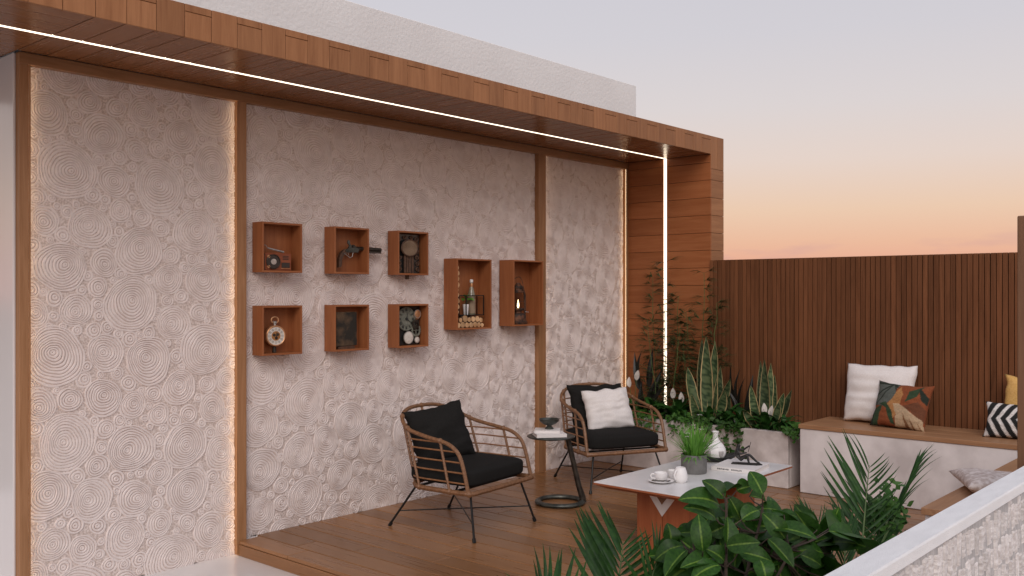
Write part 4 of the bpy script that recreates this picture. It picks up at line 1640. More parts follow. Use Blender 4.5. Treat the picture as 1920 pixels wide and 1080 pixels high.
# ---- pocket watch
pw = thing('pocket_watch', 'oversized gold pocket watch with white dial standing in its box', 'watch', (3.408, -0.065, ZL0 + 0.118), R(-10))
pw.scale = (1.14, 1.14, 1.14)
m = MB()
m.lathe([(0.001, -0.014), (0.048, -0.014), (0.058, -0.006), (0.059, 0.004), (0.056, 0.012), (0.050, 0.014), (0.001, 0.012)], 40, 'y')
m.build('case', 'copper', pw)
m = MB()
disc(m, (0, 0), 0.049, -0.0142, -0.0152, 40)
dl = m.build('dial', 'dial', pw)
m = MB()
ring(m, (0, 0), 0.052, 0.004, -0.0145, 40)
m.build('bezel', 'copper', pw)
m = MB()
disc(m, (0, 0), 0.026, -0.0154, -0.0164, 30)
m.build('movement', 'gold', dl)
for k in range(12):
    a = 2 * PI * k / 12
    c = (0.037 * math.sin(a), 0.037 * math.cos(a))
    m = MB()
    ring(m, c, 0.0066, 0.0011, -0.0156, 12, 5)
    m.build('hour_ring', 'silver', dl)
    m = MB()
    co, si = math.cos(a), math.sin(a)
    for dx in ((-0.002, 0.002) if k % 3 else (0.0,)):
        pt_ = [(c[0] + dx * co - 0.0045 * -si * 0 + si * s_ * 0.0045, -0.0157, c[1] - dx * si + co * s_ * 0.0045) for s_ in (-1, 1)]
        m.tube(pt_, 0.0007, 4)
    m.build('numeral', 'ink', dl)
for k in range(3):
    a = 0.6 + 2.1 * k
    m = MB()
    n = 14
    gpts = []
    for i in range(n * 2):
        r_ = 0.0095 if i % 2 else 0.0075
        gpts.append((0.012 * math.cos(a) + r_ * math.cos(PI * i / n), 0.012 * math.sin(a) + r_ * math.sin(PI * i / n)))
    m.prism(gpts, -0.0166, -0.0178, 'xz')
    m.build('gear', 'bronze', dl, smooth=False)
for (a, L) in ((0.25, 0.03), (2.5, 0.021)):
    m = MB()
    m.tube([(0, -0.0185, 0), (L * math.sin(a), -0.0185, L * math.cos(a))], [0.0016, 0.0006], 5)
    m.build('hand', 'ink', dl)
m = MB()
m.lathe([(0.001, 0.054), (0.007, 0.056), (0.006, 0.066), (0.011, 0.068), (0.012, 0.078), (0.008, 0.081), (0.001, 0.081)], 16)
m.build('crown', 'silver', pw)
m = MB()
m.tube([(0.021 * math.sin(2 * PI * i / 24), 0, 0.086 + 0.017 * math.cos(2 * PI * i / 24)) for i in range(24)], 0.0042, 8, closed=True)
m.build('bow', 'copper', pw)
m = MB()
m.lathe([(0.008, -0.092), (0.012, -0.0905), (0.010, -0.06), (0.003, -0.058)], 12, at=(0, 0.006, 0))
m.build('rest', 'bronze', pw)

# ---- old book standing in its box
ob = thing('old_book', 'worn dark leather book with ragged pages standing upright', 'book', (3.962, -0.058, ZL0 + TK + 0.02), R(4))
ob.scale = (1.22, 1, 1.06)
m = MB()
q = random.Random(9)
ol = []
for (x0, z0, x1, z1) in ((-0.075, 0.0, 0.075, 0.002), (0.075, 0.002, 0.074, 0.21), (0.074, 0.212, -0.075, 0.212), (-0.075, 0.212, -0.075, 0.0)):
    for k in range(9):
        t = k / 9
        ol.append((x0 + (x1 - x0) * t + q.uniform(-0.0018, 0.0018), z0 + (z1 - z0) * t + q.uniform(-0.0018, 0.0018)))
m.prism(ol, -0.020, -0.016, 'xz')
m.build('front_cover', 'old_leather', ob, smooth=False)
box('pages', (-0.072, 0.077), (-0.0158, 0.0158), (0.001, 0.2125), 'paper', ob, 0.003).data.materials[0] = surf('browned_pages', (0.22, 0.13, 0.07), (0.40, 0.27, 0.16), 0.9, nscale=50)
m = MB()
m.prism([(x_, z_) for x_, z_ in ol], 0.016, 0.020, 'xz')
m.build('back_cover', 'old_leather', ob, smooth=False)
m = MB()
m.prism([(-0.074, 0.0), (-0.081, 0.0), (-0.082, 0.105), (-0.081, 0.211), (-0.074, 0.211)], -0.017, 0.017, 'xz')
m.build('spine', 'old_leather', ob, smooth=False)
box('book_rest', (-0.06, 0.06), (-0.02, 0.02), (-0.0195, -0.003), 'carved', ob, 0.001)

# ---- clock face with gears
ck = thing('clock_mechanism', 'green clock face with Roman numerals among loose gears and dials', 'clock', (4.526, -0.055, ZL0 + TK))
box('back_plate', (-0.09, 0.125), (0.006, 0.03), (0.002, 0.276), 'chrome_dark', ck, 0.001)
CC = (-0.012, 0.188)
m = MB()
disc(m, CC, 0.080, 0.004, -0.004, 48)
dl = m.build('clock_face', 'dial_green', ck)
m = MB()
ring(m, CC, 0.0805, 0.0055, -0.003, 48)
m.build('face_rim', 'dial_green', ck)
m = MB()
ring(m, CC, 0.048, 0.0022, -0.005, 40, 5)
m.build('inner_ring', 'dial_green', ck)
ROM = ['XII', 'I', 'II', 'III', 'IIII', 'V', 'VI', 'VII', 'VIII', 'IX', 'X', 'XI']
for k, s_ in enumerate(ROM):
    a = 2 * PI * k / 12
    m = MB()
    wd = {'I': 0.0052, 'V': 0.010, 'X': 0.010}
    W = sum(wd[c] for c in s_)
    x_ = -W / 2
    for c in s_:
        w = wd[c]
        xm = x_ + w / 2
        hh = 0.0105
        segs = {'I': [((xm, -hh), (xm, hh))], 'V': [((x_ + 0.001, hh), (xm, -hh)), ((x_ + w - 0.001, hh), (xm, -hh))],
                'X': [((x_ + 0.001, hh), (x_ + w - 0.001, -hh)), ((x_ + w - 0.001, hh), (x_ + 0.001, -hh))]}[c]
        for (p0, p1) in segs:
            dv = Vector((p1[0] - p0[0], p1[1] - p0[1]))
            nv_ = Vector((-dv.y, dv.x)).normalized() * 0.0013
            quad = [(p0[0] + nv_.x, p0[1] + nv_.y), (p1[0] + nv_.x, p1[1] + nv_.y), (p1[0] - nv_.x, p1[1] - nv_.y), (p0[0] - nv_.x, p0[1] - nv_.y)]
            o4 = []
            for (qx, qz) in quad:
                rz = 0.064 + qz
                o4.append((CC[0] + qx * math.cos(a) + rz * math.sin(a), CC[1] - qx * math.sin(a) + rz * math.cos(a)))
            m.prism(o4, -0.0042, -0.0058, 'xz')
        x_ += w
    m.build('numeral', 'ink', dl, smooth=False)
for (a, L, w) in ((0.12, 0.045, 0.004), (2.15, 0.062, 0.003)):
    m = MB()
    m.tube([(CC[0], -0.010, CC[1]), (CC[0] + L * math.sin(a), -0.010, CC[1] + L * math.cos(a))], [w, 0.0012], 6)
    m.build('hand', 'ink', dl)
m = MB()
disc(m, CC, 0.009, -0.004, -0.013, 16)
m.build('hub', 'ink', dl)


def gear(c, r_, n, y0, y1, mat_, hole=0.0, spokes=0):
    m = MB()
    g_ = []
    for i in range(n * 4):
        rr = r_ if (i % 4) in (0, 1) else r_ * 0.88
        a = 2 * PI * i / (n * 4)
        g_.append((c[0] + rr * math.cos(a), c[1] + rr * math.sin(a)))
    L = len(g_)
    inn = [(c[0] + hole * math.cos(2 * PI * i / L), c[1] + hole * math.sin(2 * PI * i / L)) for i in range(L)]
    if hole:
        vs = [(x_, y0, z_) for x_, z_ in g_] + [(x_, y0, z_) for x_, z_ in inn] + [(x_, y1, z_) for x_, z_ in g_] + [(x_, y1, z_) for x_, z_ in inn]
        fs = []
        for i in range(L):
            j = (i + 1) % L
            fs += [(i, j, L + j, L + i), (2 * L + i, 3 * L + i, 3 * L + j, 2 * L + j), (i, 2 * L + i, 2 * L + j, j), (L + i, L + j, 3 * L + j, 3 * L + i)]
        m.add(vs, fs)
        for k in range(spokes):
            a = PI * k / spokes
            m.tube([(c[0] + r_ * 0.8 * math.cos(a), (y0 + y1) / 2, c[1] + r_ * 0.8 * math.sin(a)), (c[0] - r_ * 0.8 * math.cos(a), (y0 + y1) / 2, c[1] - r_ * 0.8 * math.sin(a))], abs(y1 - y0) * 0.5, 6)
    else:
        m.prism(g_, y0, y1, 'xz')
    return m.build('gear', mat_, ck, smooth=False)


gear((0.078, 0.105), 0.047, 22, -0.004, -0.010, 'dial_green', 0.032, 2)
gear((0.066, 0.150), 0.036, 16, -0.014, -0.019, 'bronze', 0.018, 3)
gear((0.090, 0.214), 0.034, 16, 0.0, -0.006, 'gold')
gear((0.004, 0.052), 0.050, 24, 0.004, -0.004, 'bronze')
for (c, r_, mt_, y) in (((0.088, 0.222), 0.030, 'copper', -0.0065), ((0.004, 0.055), 0.044, 'dial', -0.0045), ((0.088, 0.036), 0.022, 'dial', -0.002)):
    m = MB()
    m.lathe([(0.0005, -y), (r_, -y), (r_, -y + 0.006), (r_ * 0.8, -y + 0.009), (0.0005, -y + 0.009)], 28, 'y', (c[0], 0, c[1]))
    m.build('small_dial', mt_, ck)
    m = MB()
    ring(m, c, r_, 0.003, y - 0.006, 28, 5)
    m.build('dial_rim', 'silver', ck)

# ---- log slices, wire shelf, pot plant and bottle in the first tall box
BX, BZ = 5.1225, 1.228 + TK
YC = -0.082


def log(x_, z_, r_, y, seed):
    t = thing('log_slice', 'x', 'log', (x_, y, z_ - r_))
    m = MB()
    q = random.Random(seed)
    n = 16
    wob = [1 + q.uniform(-0.05, 0.05) for _ in range(n)]
    L = 0.042
    vs = []
    for (k, yy) in ((1.0, L), (1.0, -L + 0.002)):
        vs += [(r_ * wob[i] * math.cos(2 * PI * i / n), yy, r_ + r_ * wob[i] * math.sin(2 * PI * i / n)) for i in range(n)]
    fs = [(i, (i + 1) % n, n + (i + 1) % n, n + i) for i in range(n)] + [tuple(range(n))]
    m.add(vs, fs)
    m.build('bark', 'bark', t)
    m = MB()
    vs = [(0.93 * r_ * wob[i] * math.cos(2 * PI * i / n), -L, r_ + 0.93 * r_ * wob[i] * math.sin(2 * PI * i / n)) for i in range(n)] + [(0, -L - 0.001, r_)]
    vs += [(1.0 * r_ * wob[i] * math.cos(2 * PI * i / n), -L + 0.002, r_ + r_ * wob[i] * math.sin(2 * PI * i / n)) for i in range(n)]
    fs = [(i, (i + 1) % n, n) for i in range(n)] + [(i, (i + 1) % n, n + 1 + (i + 1) % n, n + 1 + i) for i in range(n)]
    m.add(vs, fs)
    m.build('cut_end', 'log_end', t)
    return t


logs = []
z1r, z2r = BZ + 0.022, BZ + 0.072
for k, (dx, r_) in enumerate(((-0.142, 0.020), (-0.098, 0.023), (-0.052, 0.0205), (-0.008, 0.021), (0.036, 0.022), (0.078, 0.019), (0.114, 0.016))):
    logs.append((log(BX + dx, BZ + r_ + 0.0003, r_, YC, k), 'bottom'))
for k, (dx, z_, r_) in enumerate(((-0.122, 0.058, 0.0165), (-0.072, 0.068, 0.026), (-0.028, 0.060, 0.018), (0.014, 0.063, 0.0215), (0.060, 0.064, 0.0225), (0.099, 0.055, 0.019))):
    logs.append((log(BX + dx, BZ + z_, r_, YC, 20 + k), 'upper'))
words_ = ['first', 'second', 'third', 'fourth', 'fifth', 'sixth', 'seventh', 'eighth', 'ninth']
cnt = {'bottom': 0, 'upper': 0}
for o, row in logs:
    o['label'] = 'round log slice, %s from the left in the %s row' % (words_[cnt[row]], row)
    o['group'] = 'log slices in the tall box'
    cnt[row] += 1
zc = 0.103
for k, r_ in enumerate((0.017, 0.021, 0.022, 0.019, 0.016, 0.022, 0.020, 0.021, 0.018)):
    o = log(BX - 0.1765 + r_ + 0.0005, BZ + zc + r_, r_, YC, 40 + k)
    o['label'] = 'round log slice, %s from the bottom of the left column' % words_[k]
    o['group'] = 'log slices in the tall box'
    zc += 2 * r_ + 0.0006 + (0.004 if k % 3 == 2 else 0)
ws = thing('wire_shelf', 'black wire frame standing on the log slices', 'shelf', (BX, -0.075, BZ + 0.094))
x0, x1, y0, y1, h = -0.128, 0.142, -0.035, 0.035, 0.148
for (a, b_) in (((x0, y0, 0), (x1, y0, 0)), ((x0, y0, h), (x1, y0, h)), ((x0, y1, 0), (x1, y1, 0)), ((x0, y1, h), (x1, y1, h)), ((x0, y0, 0), (x0, y0, h)), ((x1, y0, 0), (x1, y0, h)),
                ((x0, y1, 0), (x0, y1, h)), ((x1, y1, 0), (x1, y1, h)), ((x0, y0, 0), (x0, y1, 0)), ((x1, y0, 0), (x1, y1, 0)), ((x0, y0, h), (x0, y1, h)), ((x1, y0, h), (x1, y1, h)), ((-0.05, y0, 0), (-0.05, y0, h))):
    m = MB()
    d = Vector(b_) - Vector(a)
    r_ = 0.0032
    m.box(tuple(min(p, q_) - r_ for p, q_ in zip(a, b_)), tuple(max(p, q_) + r_ for p, q_ in zip(a, b_)))
    m.build('wire_bar', 'black_metal', ws, smooth=False)
m = MB()
m.box((x0 + 0.004, y0 + 0.004, -0.002), (x1 - 0.004, y1 - 0.004, 0.002))
m.build('tray', 'black_metal', ws, smooth=False)
wpz = BZ + 0.094 + 0.0025
wpl = thing('potted_sprig', 'tall white pot with a green leafy sprig on the wire shelf', 'plant', (5.092, -0.088, wpz))
m = MB()
m.lathe([(0.001, 0.0005), (0.015, 0.0005), (0.017, 0.004), (0.0245, 0.080), (0.021, 0.080), (0.018, 0.070), (0.001, 0.068)], 28)
m.build('pot', 'ceramic', wpl)


def leaf_mesh(name, L, W, fold=0.25, droop=0.25, n=8, shape='oval', mat='lily', rib=None, wave=0.0, thick=False):
    """one leaf along +X, upper side +Z"""
    vs, fs, cs = [], [], []
    cols = (-1.0, -0.55, -0.13, -0.055, 0.055, 0.13, 0.55, 1.0) if rib else (-1.0, -0.5, 0.0, 0.5, 1.0)
    K = len(cols)
    ang, x_, z_ = droop * 0.6, 0.0, 0.0
    for i in range(n + 1):
        t = i / n
        if shape == 'oval':
            w = (math.sin(PI * min(1, t ** 0.85)) ** 0.75 if 0 < t < 1 else 0.03)
        elif shape == 'heart':
            w = math.sin(PI * t ** 0.62) ** 0.85 if 0 < t < 1 else 0.04
        elif shape == 'lance':
            w = (math.sin(PI * min(1, t ** 0.6)) ** 0.9 if 0 < t < 1 else 0.06)
        else:
            w = (1 - t ** 3) * (0.5 + 0.5 * min(1, t * 5)) + 0.01
        w = w * W / 2
        for c in cols:
            vs.append((x_, c * w, z_ + abs(c) * w * fold + wave * w * math.sin(9 * t + 2 * c) * abs(c)))
            cs.append(rib if (rib and abs(c) < 0.1) else (1, 1, 1))
        ang -= droop * 1.6 / n
        x_ += L / n * math.cos(ang)
        z_ += L / n * math.sin(ang)
    for i in range(n):
        for k in range(K - 1):
            a = i * K + k
            fs.append((a, a + K, a + K + 1, a + 1))
    me = bpy.data.meshes.new(name)
    me.from_pydata(vs, [], fs)
    if rib:
        ca = me.color_attributes.new('Col', 'FLOAT_COLOR', 'POINT')
        for k, c in enumerate(cs):
            ca.data[k].color = (*c, 1)
    for p in me.polygons:
        p.use_smooth = True
    me.materials.append(MT[mat])
    return me


def place_leaf(name, me, parent, p, d, up=(0, 0, 1), roll=0.0, s=1.0):
    o = bpy.data.objects.new(name, me)
    col.objects.link(o)
    o.parent = parent
    sc_ = s if isinstance(s, tuple) else (s, s, s)
    o.matrix_basis = look(p, d, up, roll, sc_)
    return o


sl = leaf_mesh('leaf', 0.055, 0.03, 0.2, 0.5, 6, 'oval', 'grass')
q = random.Random(31)
stp = MB()
for k in range(3):
    a = [2.9, 0.4, 1.4][k]
    tip = Vector((0.04 * math.cos(a), 0.012 * math.sin(a), 0.115 + 0.01 * k))
    stp.tube([(0, 0, 0.065), tip * 0.6 + Vector((0, 0, 0.035)), tip], 0.0013, 5)
    for j in range(3):
        place_leaf('leaf', sl, wpl, tip.lerp(Vector((0, 0, 0.1)), 0.25 * j), (math.cos(a + q.uniform(-0.9, 0.9)), -0.4 + q.uniform(-0.3, 0.3), q.uniform(-0.2, 0.5)), roll=q.uniform(-0.5, 0.5), s=q.uniform(0.7, 1.1))
stp.build('stem', 'green_stem', wpl)
btl = thing('bottle', 'slender glass bottle with pale stopper behind the white pot', 'bottle', (5.180, -0.062, wpz))
m = MB()
m.lathe([(0.001, 0.0005), (0.030, 0.0005), (0.031, 0.004), (0.031, 0.125), (0.029, 0.150), (0.018, 0.195), (0.0115, 0.215), (0.0115, 0.245), (0.001, 0.245)], 28)
bb = m.build('bottle_body', 'bottle', btl)
m = MB()
m.lathe([(0.0316, 0.012), (0.0316, 0.118)], 28)
m.build('paper_label', 'label_paper', bb, fix=False)
m = MB()
m.lathe([(0.0122, 0.212), (0.0126, 0.214), (0.0126, 0.236), (0.0122, 0.238)], 18)
m.build('neck_foil', 'copper', bb)
m = MB()
m.lathe([(0.001, 0.2455), (0.012, 0.2455), (0.0135, 0.249), (0.0135, 0.266), (0.011, 0.269), (0.001, 0.269)], 18)
m.build('stopper', 'ceramic', bb)

# ---- rusty lantern in the second tall box
ln = thing('lantern', 'rusty hurricane lantern with a small lit flame', 'lantern', (5.690, -0.092, 1.239 + TK))
ln.scale = (1.32, 1.0, 1.22)
m = MB()
m.lathe([(0.001, 0.0005), (0.062, 0.0005), (0.066, 0.006), (0.066, 0.018), (0.058, 0.024), (0.056, 0.060), (0.048, 0.070), (0.026, 0.074), (0.024, 0.088), (0.001, 0.088)], 32)
m.build('tank', 'rust', ln)
m = MB()
m.lathe([(0.03, 0.089), (0.044, 0.092), (0.046, 0.100), (0.040, 0.106), (0.03, 0.106)], 28)
m.build('burner_plate', 'rust', ln)
gl = bpy.data.materials.new('lantern_glass')
gl.use_nodes = True
gb = gl.node_tree.nodes['Principled BSDF']
gb.inputs['Base Color'].default_value = (0.9, 0.92, 0.9, 1)
gb.inputs['Roughness'].default_value = 0.05
gb.inputs['Transmission Weight'].default_value = 1.0
gb.inputs['IOR'].default_value = 1.05
m = MB()
m.lathe([(0.026, 0.1065), (0.038, 0.125), (0.043, 0.150), (0.038, 0.180), (0.027, 0.205)], 28)
m.build('glass_globe', gl, ln, fix=False)
m = MB()
m.lathe([(0.001, 0.108), (0.0045, 0.109), (0.0075, 0.122), (0.006, 0.138), (0.003, 0.152), (0.0008, 0.163)], 14)
m.build('flame', 'flame', ln)
m = MB()
m.lathe([(0.026, 0.2055), (0.040, 0.209), (0.040, 0.216), (0.032, 0.222), (0.030, 0.236), (0.036, 0.240), (0.034, 0.250), (0.020, 0.260), (0.012, 0.272), (0.001, 0.274)], 28)
m.build('cap', 'rust', ln)
for s_ in (-1, 1):
    m = MB()
    m.tube(smooth_pts([(s_ * 0.05, 0, 0.022), (s_ * 0.064, 0, 0.05), (s_ * 0.065, 0, 0.16), (s_ * 0.060, 0, 0.205), (s_ * 0.044, 0, 0.232), (s_ * 0.022, 0, 0.246)], 2), 0.0085, 8)
    m.build('side_tube', 'rust', ln)
    m = MB()
    m.tube(smooth_pts([(s_ * 0.047, -0.0, 0.125), (s_ * 0.02, -0.043, 0.15), (0, -0.047, 0.152)], 2), 0.0017, 5)
    m.build('guard_wire', 'rust', ln)
m = MB()
m.tube(smooth_pts([(-0.058, 0, 0.215), (-0.055, 0.01, 0.27), (-0.01, 0.02, 0.305), (0.03, 0.02, 0.315), (0.045, 0.01, 0.295), (0.058, 0, 0.215)], 2), 0.0022, 6)
m.build('bail_handle', 'rust', ln)
m = MB()
m.tube([(0.04, -0.03, 0.082), (0.06, -0.045, 0.079)], 0.002, 6)
m.build('wick_knob', 'silver', ln)

# ================================================================== PLANTS IN THE CONCRETE PLANTER
SZ = 0.375


def from_px(px, X, z=SZ):
    p = atx(px, 700, X)
    return Vector((X, p.y, z))


# ---- bamboo
def bamboo(label, stems, seed):
    q = random.Random(seed)
    b0 = from_px(stems[0][0], stems[0][2])
    t = thing('bamboo', label, 'bamboo', b0)
    fol = MB()
    for (px, topy, X, lean) in stems:
        a = from_px(px, X) - b0
        tp = atx(px + lean, topy, X)
        e = tp - b0
        pts = [a.lerp(e, k / 8) + Vector((q.uniform(-0.01, 0.01), q.uniform(-0.01, 0.01), 0)) * (0 < k < 8) for k in range(9)]
        m = MB()
        m.tube(pts, [0.0045 - 0.0003 * k for k in range(9)], 6)
        m.build('culm', 'green_stem', t)
        for k in range(1, 20):
            f = k / 19
            p = a.lerp(e, f)
            for br in range(q.choice((2, 2, 3))):
                az = q.choice((-1, 1)) * PI / 2 + q.uniform(-0.8, 0.8)
                Lb = q.uniform(0.05, 0.19) * (1.15 - 0.6 * f)
                d = Vector((math.cos(az) * 0.6, math.sin(az), q.uniform(0.05, 0.45))).normalized()
                tip = p + d * Lb
                if tip.x + b0.x > 7.28:
                    tip.x = 7.28 - b0.x
                fol.tube([p, tip], 0.0012, 4, cap=False)
                for j in range(q.randrange(8, 14)):
                    ld = (d * 1.1 + Vector((q.uniform(-0.5, 0.4), q.uniform(-0.7, 0.7), q.uniform(-0.45, 0.35)))).normalized()
                    blade(fol, p.lerp(tip, q.uniform(0.3, 1.0)), ld, q.uniform(0.06, 0.11), q.uniform(0.008, 0.012), 0.5, 4, 0.3)
    o = fol.build('foliage', 'bamboo', t, fix=False)
    o['kind'] = 'stuff'
    return t


bamboo('tall thin bamboo in front of the upright light strip', [(1246, 492, 7.16, 0), (1230, 520, 7.20, -6), (1262, 556, 7.12, 10), (1236, 600, 7.06, -22), (1258, 610, 7.0, 18)], 51)
bamboo('thin bamboo between the light strip and the slat fence', [(1312, 512, 7.14, 8), (1300, 585, 7.10, -14), (1330, 568, 7.05, 14), (1290, 640, 7.02, -8)], 52)


# ---- snake plants
def snake_leaf(L, W, seed):
    q = random.Random(seed)
    vs, fs, cs = [], [], []
    n, cols = 40, (-1, -0.87, -0.80, -0.3, 0.3, 0.80, 0.87, 1)
    K = len(cols)
    tw = q.uniform(-0.5, 0.5)
    off = q.uniform(0, 50)
    for i in range(n + 1):
        t = i / n
        w = W / 2 * (0.55 + 0.45 * math.sin(PI * min(1, t * 1.3)) if t < 0.55 else (1 - ((t - 0.55) / 0.45) ** 2.2) * 0.985 + 0.015)
        w *= 1 + 0.09 * math.sin(9 * t + off)
        a = tw * t * 1.6
        for c in cols:
            y, z = c * w * math.cos(a), c * w * math.sin(a) + 0.35 * w * c * c
            vs.append((L * t, y, z + 0.05 * L * t * t))
            if abs(c) > 0.85:
                cs.append((0.54, 0.42, 0.21))
            else:
                band = mnoise.noise(Vector((t * L * 55 + off, c * 3.0, off)))
                cs.append((0.030, 0.060, 0.026) if band > 0.02 else (0.11, 0.155, 0.07))
    for i in range(n):
        for k in range(K - 1):
            a = i * K + k
            fs.append((a, a + K, a + K + 1, a + 1))
    me = bpy.data.meshes.new('leaf')
    me.from_pydata(vs, [], fs)
    ca = me.color_attributes.new('Col', 'FLOAT_COLOR', 'POINT')
    for k, c in enumerate(cs):
        ca.data[k].color = (*c, 1)
    for p in me.polygons:
        p.use_smooth = True
    me.materials.append(MT['snake'])
    return me


def snake(label, base_px, X, leaves_, seed):
    b0 = from_px(base_px, X)
    t = thing('snake_plant', label, 'plant', b0, group='snake plants in the concrete planter')
    for k, (bpx, tpx, ty, dx, w) in enumerate(leaves_):
        a = from_px(bpx, X + dx) - b0
        e = atx(tpx, ty, X + dx * 2.2) - b0
        L = (e - a).length
        place_leaf('leaf', snake_leaf(L, w * 1.18, seed + k), t, a, e - a, up=(-0.9, -0.5, 0.1), s=1.0)
    return t


S1 = [(1326, 1324, 630, 0.0, 0.088), (1318, 1316, 637, 0.04, 0.075), (1334, 1341, 639, 0.02, 0.072), (1342, 1351, 686, 0.03, 0.075), (1312, 1289, 688, -0.02, 0.085),
      (1340, 1370, 708, -0.03, 0.075), (1345, 1359, 730, -0.05, 0.07), (1310, 1296, 738, -0.05, 0.06), (1350, 1369, 740, -0.02, 0.08)]
snake('tall snake plant with yellow edged leaves beside the bamboo', 1328, 6.98, S1, 100)
S2 = [(1434, 1433, 673, 0.0, 0.070), (1427, 1426, 676, 0.04, 0.06), (1440, 1445, 680, 0.02, 0.055), (1446, 1452, 702, 0.03, 0.06), (1422, 1407, 722, -0.02, 0.06),
      (1446, 1470, 735, -0.03, 0.06), (1450, 1485, 729, 0.0, 0.06), (1425, 1392, 766, -0.07, 0.05), (1448, 1461, 750, -0.05, 0.05)]
snake('shorter snake plant with yellow edged leaves near the bench', 1437, 6.98, S2, 200)

# ---- dark leaved plants
dk = [leaf_mesh('leaf', 0.36, 0.060, 0.55, 0.30, 10, 'lance', 'dark_leaf'), leaf_mesh('leaf', 0.30, 0.062, 0.5, 0.5, 10, 'lance', 'dark_leaf')]


def dark_plant(label, base_px, X, tips, seed):
    q = random.Random(seed)
    b0 = from_px(base_px, X)
    t = thing('dark_plant', label, 'plant', b0)
    for k, (tpx, ty, dx) in enumerate(tips):
        e = atx(tpx, ty, X + dx) - b0
        L = e.length
        st_ = e * max(0.0, 1 - 0.36 / L) if L > 0.36 else Vector((0, 0, 0))
        if st_.length > 0.02:
            m = MB()
            m.tube([Vector((0, 0, 0)), st_ * 0.5, st_ * 1.03], 0.004, 6)
            m.build('stalk', 'stem', t)
        place_leaf('leaf', dk[k % 2], t, st_, (e - st_).normalized() + Vector((0, 0, 0.12)), up=(-0.8, q.uniform(-0.5, 0.5), 0.5), roll=q.uniform(-0.5, 0.5), s=(e - st_).length / (0.36, 0.30)[k % 2])
    return t


dark_plant('dark leaved plant rising behind the farther armchair', 1212, 7.08, [(1186, 660, 0.02), (1194, 655, 0.06), (1224, 652, 0.05), (1196, 712, -0.05), (1228, 708, -0.03), (1243, 690, 0.04), (1252, 716, -0.04)], 61)
dark_plant('low dark leaved plant between the two snake plants', 1396, 7.02, [(1363, 682, 0.06), (1376, 690, 0.0), (1413, 702, 0.05), (1437, 728, 0.03), (1360, 724, -0.05), (1386, 705, 0.1), (1404, 742, -0.08), (1374, 750, -0.1)], 62)

# ---- peace lilies
ll = [leaf_mesh('leaf', 0.21, 0.068, 0.28, 1.0, 9, 'lance', 'lily'), leaf_mesh('leaf', 0.16, 0.055, 0.28, 1.3, 9, 'lance', 'lily')]
sp_me = leaf_mesh('spathe', 0.095, 0.046, 0.55, 0.15, 8, 'oval', 'spathe')


def lily(label, base_px, X, n, spathes, seed, reach=1.0):
    q = random.Random(seed)
    b0 = from_px(base_px, X, SZ)
    t = thing('peace_lily', label, 'plant', b0, group='peace lilies in the concrete planter')
    for k in range(n):
        a = 2 * PI * k / n * 1.618 * 2 + q.uniform(-0.3, 0.3)
        el_ = q.uniform(0.25, 1.2)
        d = Vector((math.cos(a) * math.cos(el_), math.sin(a) * math.cos(el_), math.sin(el_)))
        h = q.uniform(0.02, 0.12)
        root = Vector((d.x, d.y, 0)) * 0.05 + Vector((0, 0, h))
        if b0.x + root.x + d.x * 0.19 > 7.28:
            d.x = -abs(d.x)
            root.x = -abs(root.x)
        m = MB()
        m.tube([(0, 0, 0), root * 0.6, root], 0.0022, 5)
        m.build('stalk', 'green_stem', t)
        place_leaf('leaf', ll[k % 2], t, root, d, roll=q.uniform(-0.3, 0.3), s=q.uniform(0.75, 1.15) * reach)
    for (px, py, X2) in spathes:
        e = atx(px, py, X2) - b0
        low = e - Vector((0, 0, 0.05))
        m = MB()
        m.tube([(0, 0, 0), low * 0.5 + Vector((0, 0, 0.02)), low], 0.0024, 6)
        st_ = m.build('flower_stalk', 'green_stem', t)
        place_leaf('spathe', sp_me, st_, low, (q.uniform(-0.1, 0.1), q.uniform(-0.2, 0.2), 1), up=(-1, -0.5, 0), roll=q.uniform(-0.5, 0.5))
        m = MB()
        m.tube([low + Vector((-0.006, -0.004, 0.01)), low + Vector((-0.008, -0.005, 0.05))], [0.0045, 0.003], 7)
        m.build('spadix', 'spathe', st_)
    return t


lily('peace lily with two white blooms behind the farther armchair', 1188, 6.98, 22, [(1181, 716, 6.98), (1193, 703, 7.0)], 71)
lily('peace lily with two white blooms below the light strip', 1272, 6.93, 30, [(1262, 737, 6.95), (1278, 745, 6.93)], 72, 1.1)
lily('peace lily with two small blooms in front of the shorter snake plant', 1438, 6.90, 26, [(1432, 766, 6.9), (1444, 770, 6.9)], 73, 0.95)
lily('flowerless peace lily in front of the tall snake plant', 1330, 6.89, 20, [], 74, 0.8)
lily('flowerless peace lily beside the dark leaved plant at the fence', 1392, 6.90, 24, [], 76, 0.95)
lily('flowerless peace lily at the rim between the two snake plants', 1364, 6.88, 22, [], 77, 0.85)
lily('flowerless peace lily at the bench end of the planter', 1468, 6.90, 22, [], 78, 0.8)
lily('flowerless peace lily at the wall end of the planter', 1228, 6.93, 24, [], 75, 1.0)

# ---- ivy spilling over the planter rim
iv_shape = [(0, 0), (0.35, -0.5), (0.62, -0.38), (1.0, 0), (0.62, 0.38), (0.35, 0.5)]


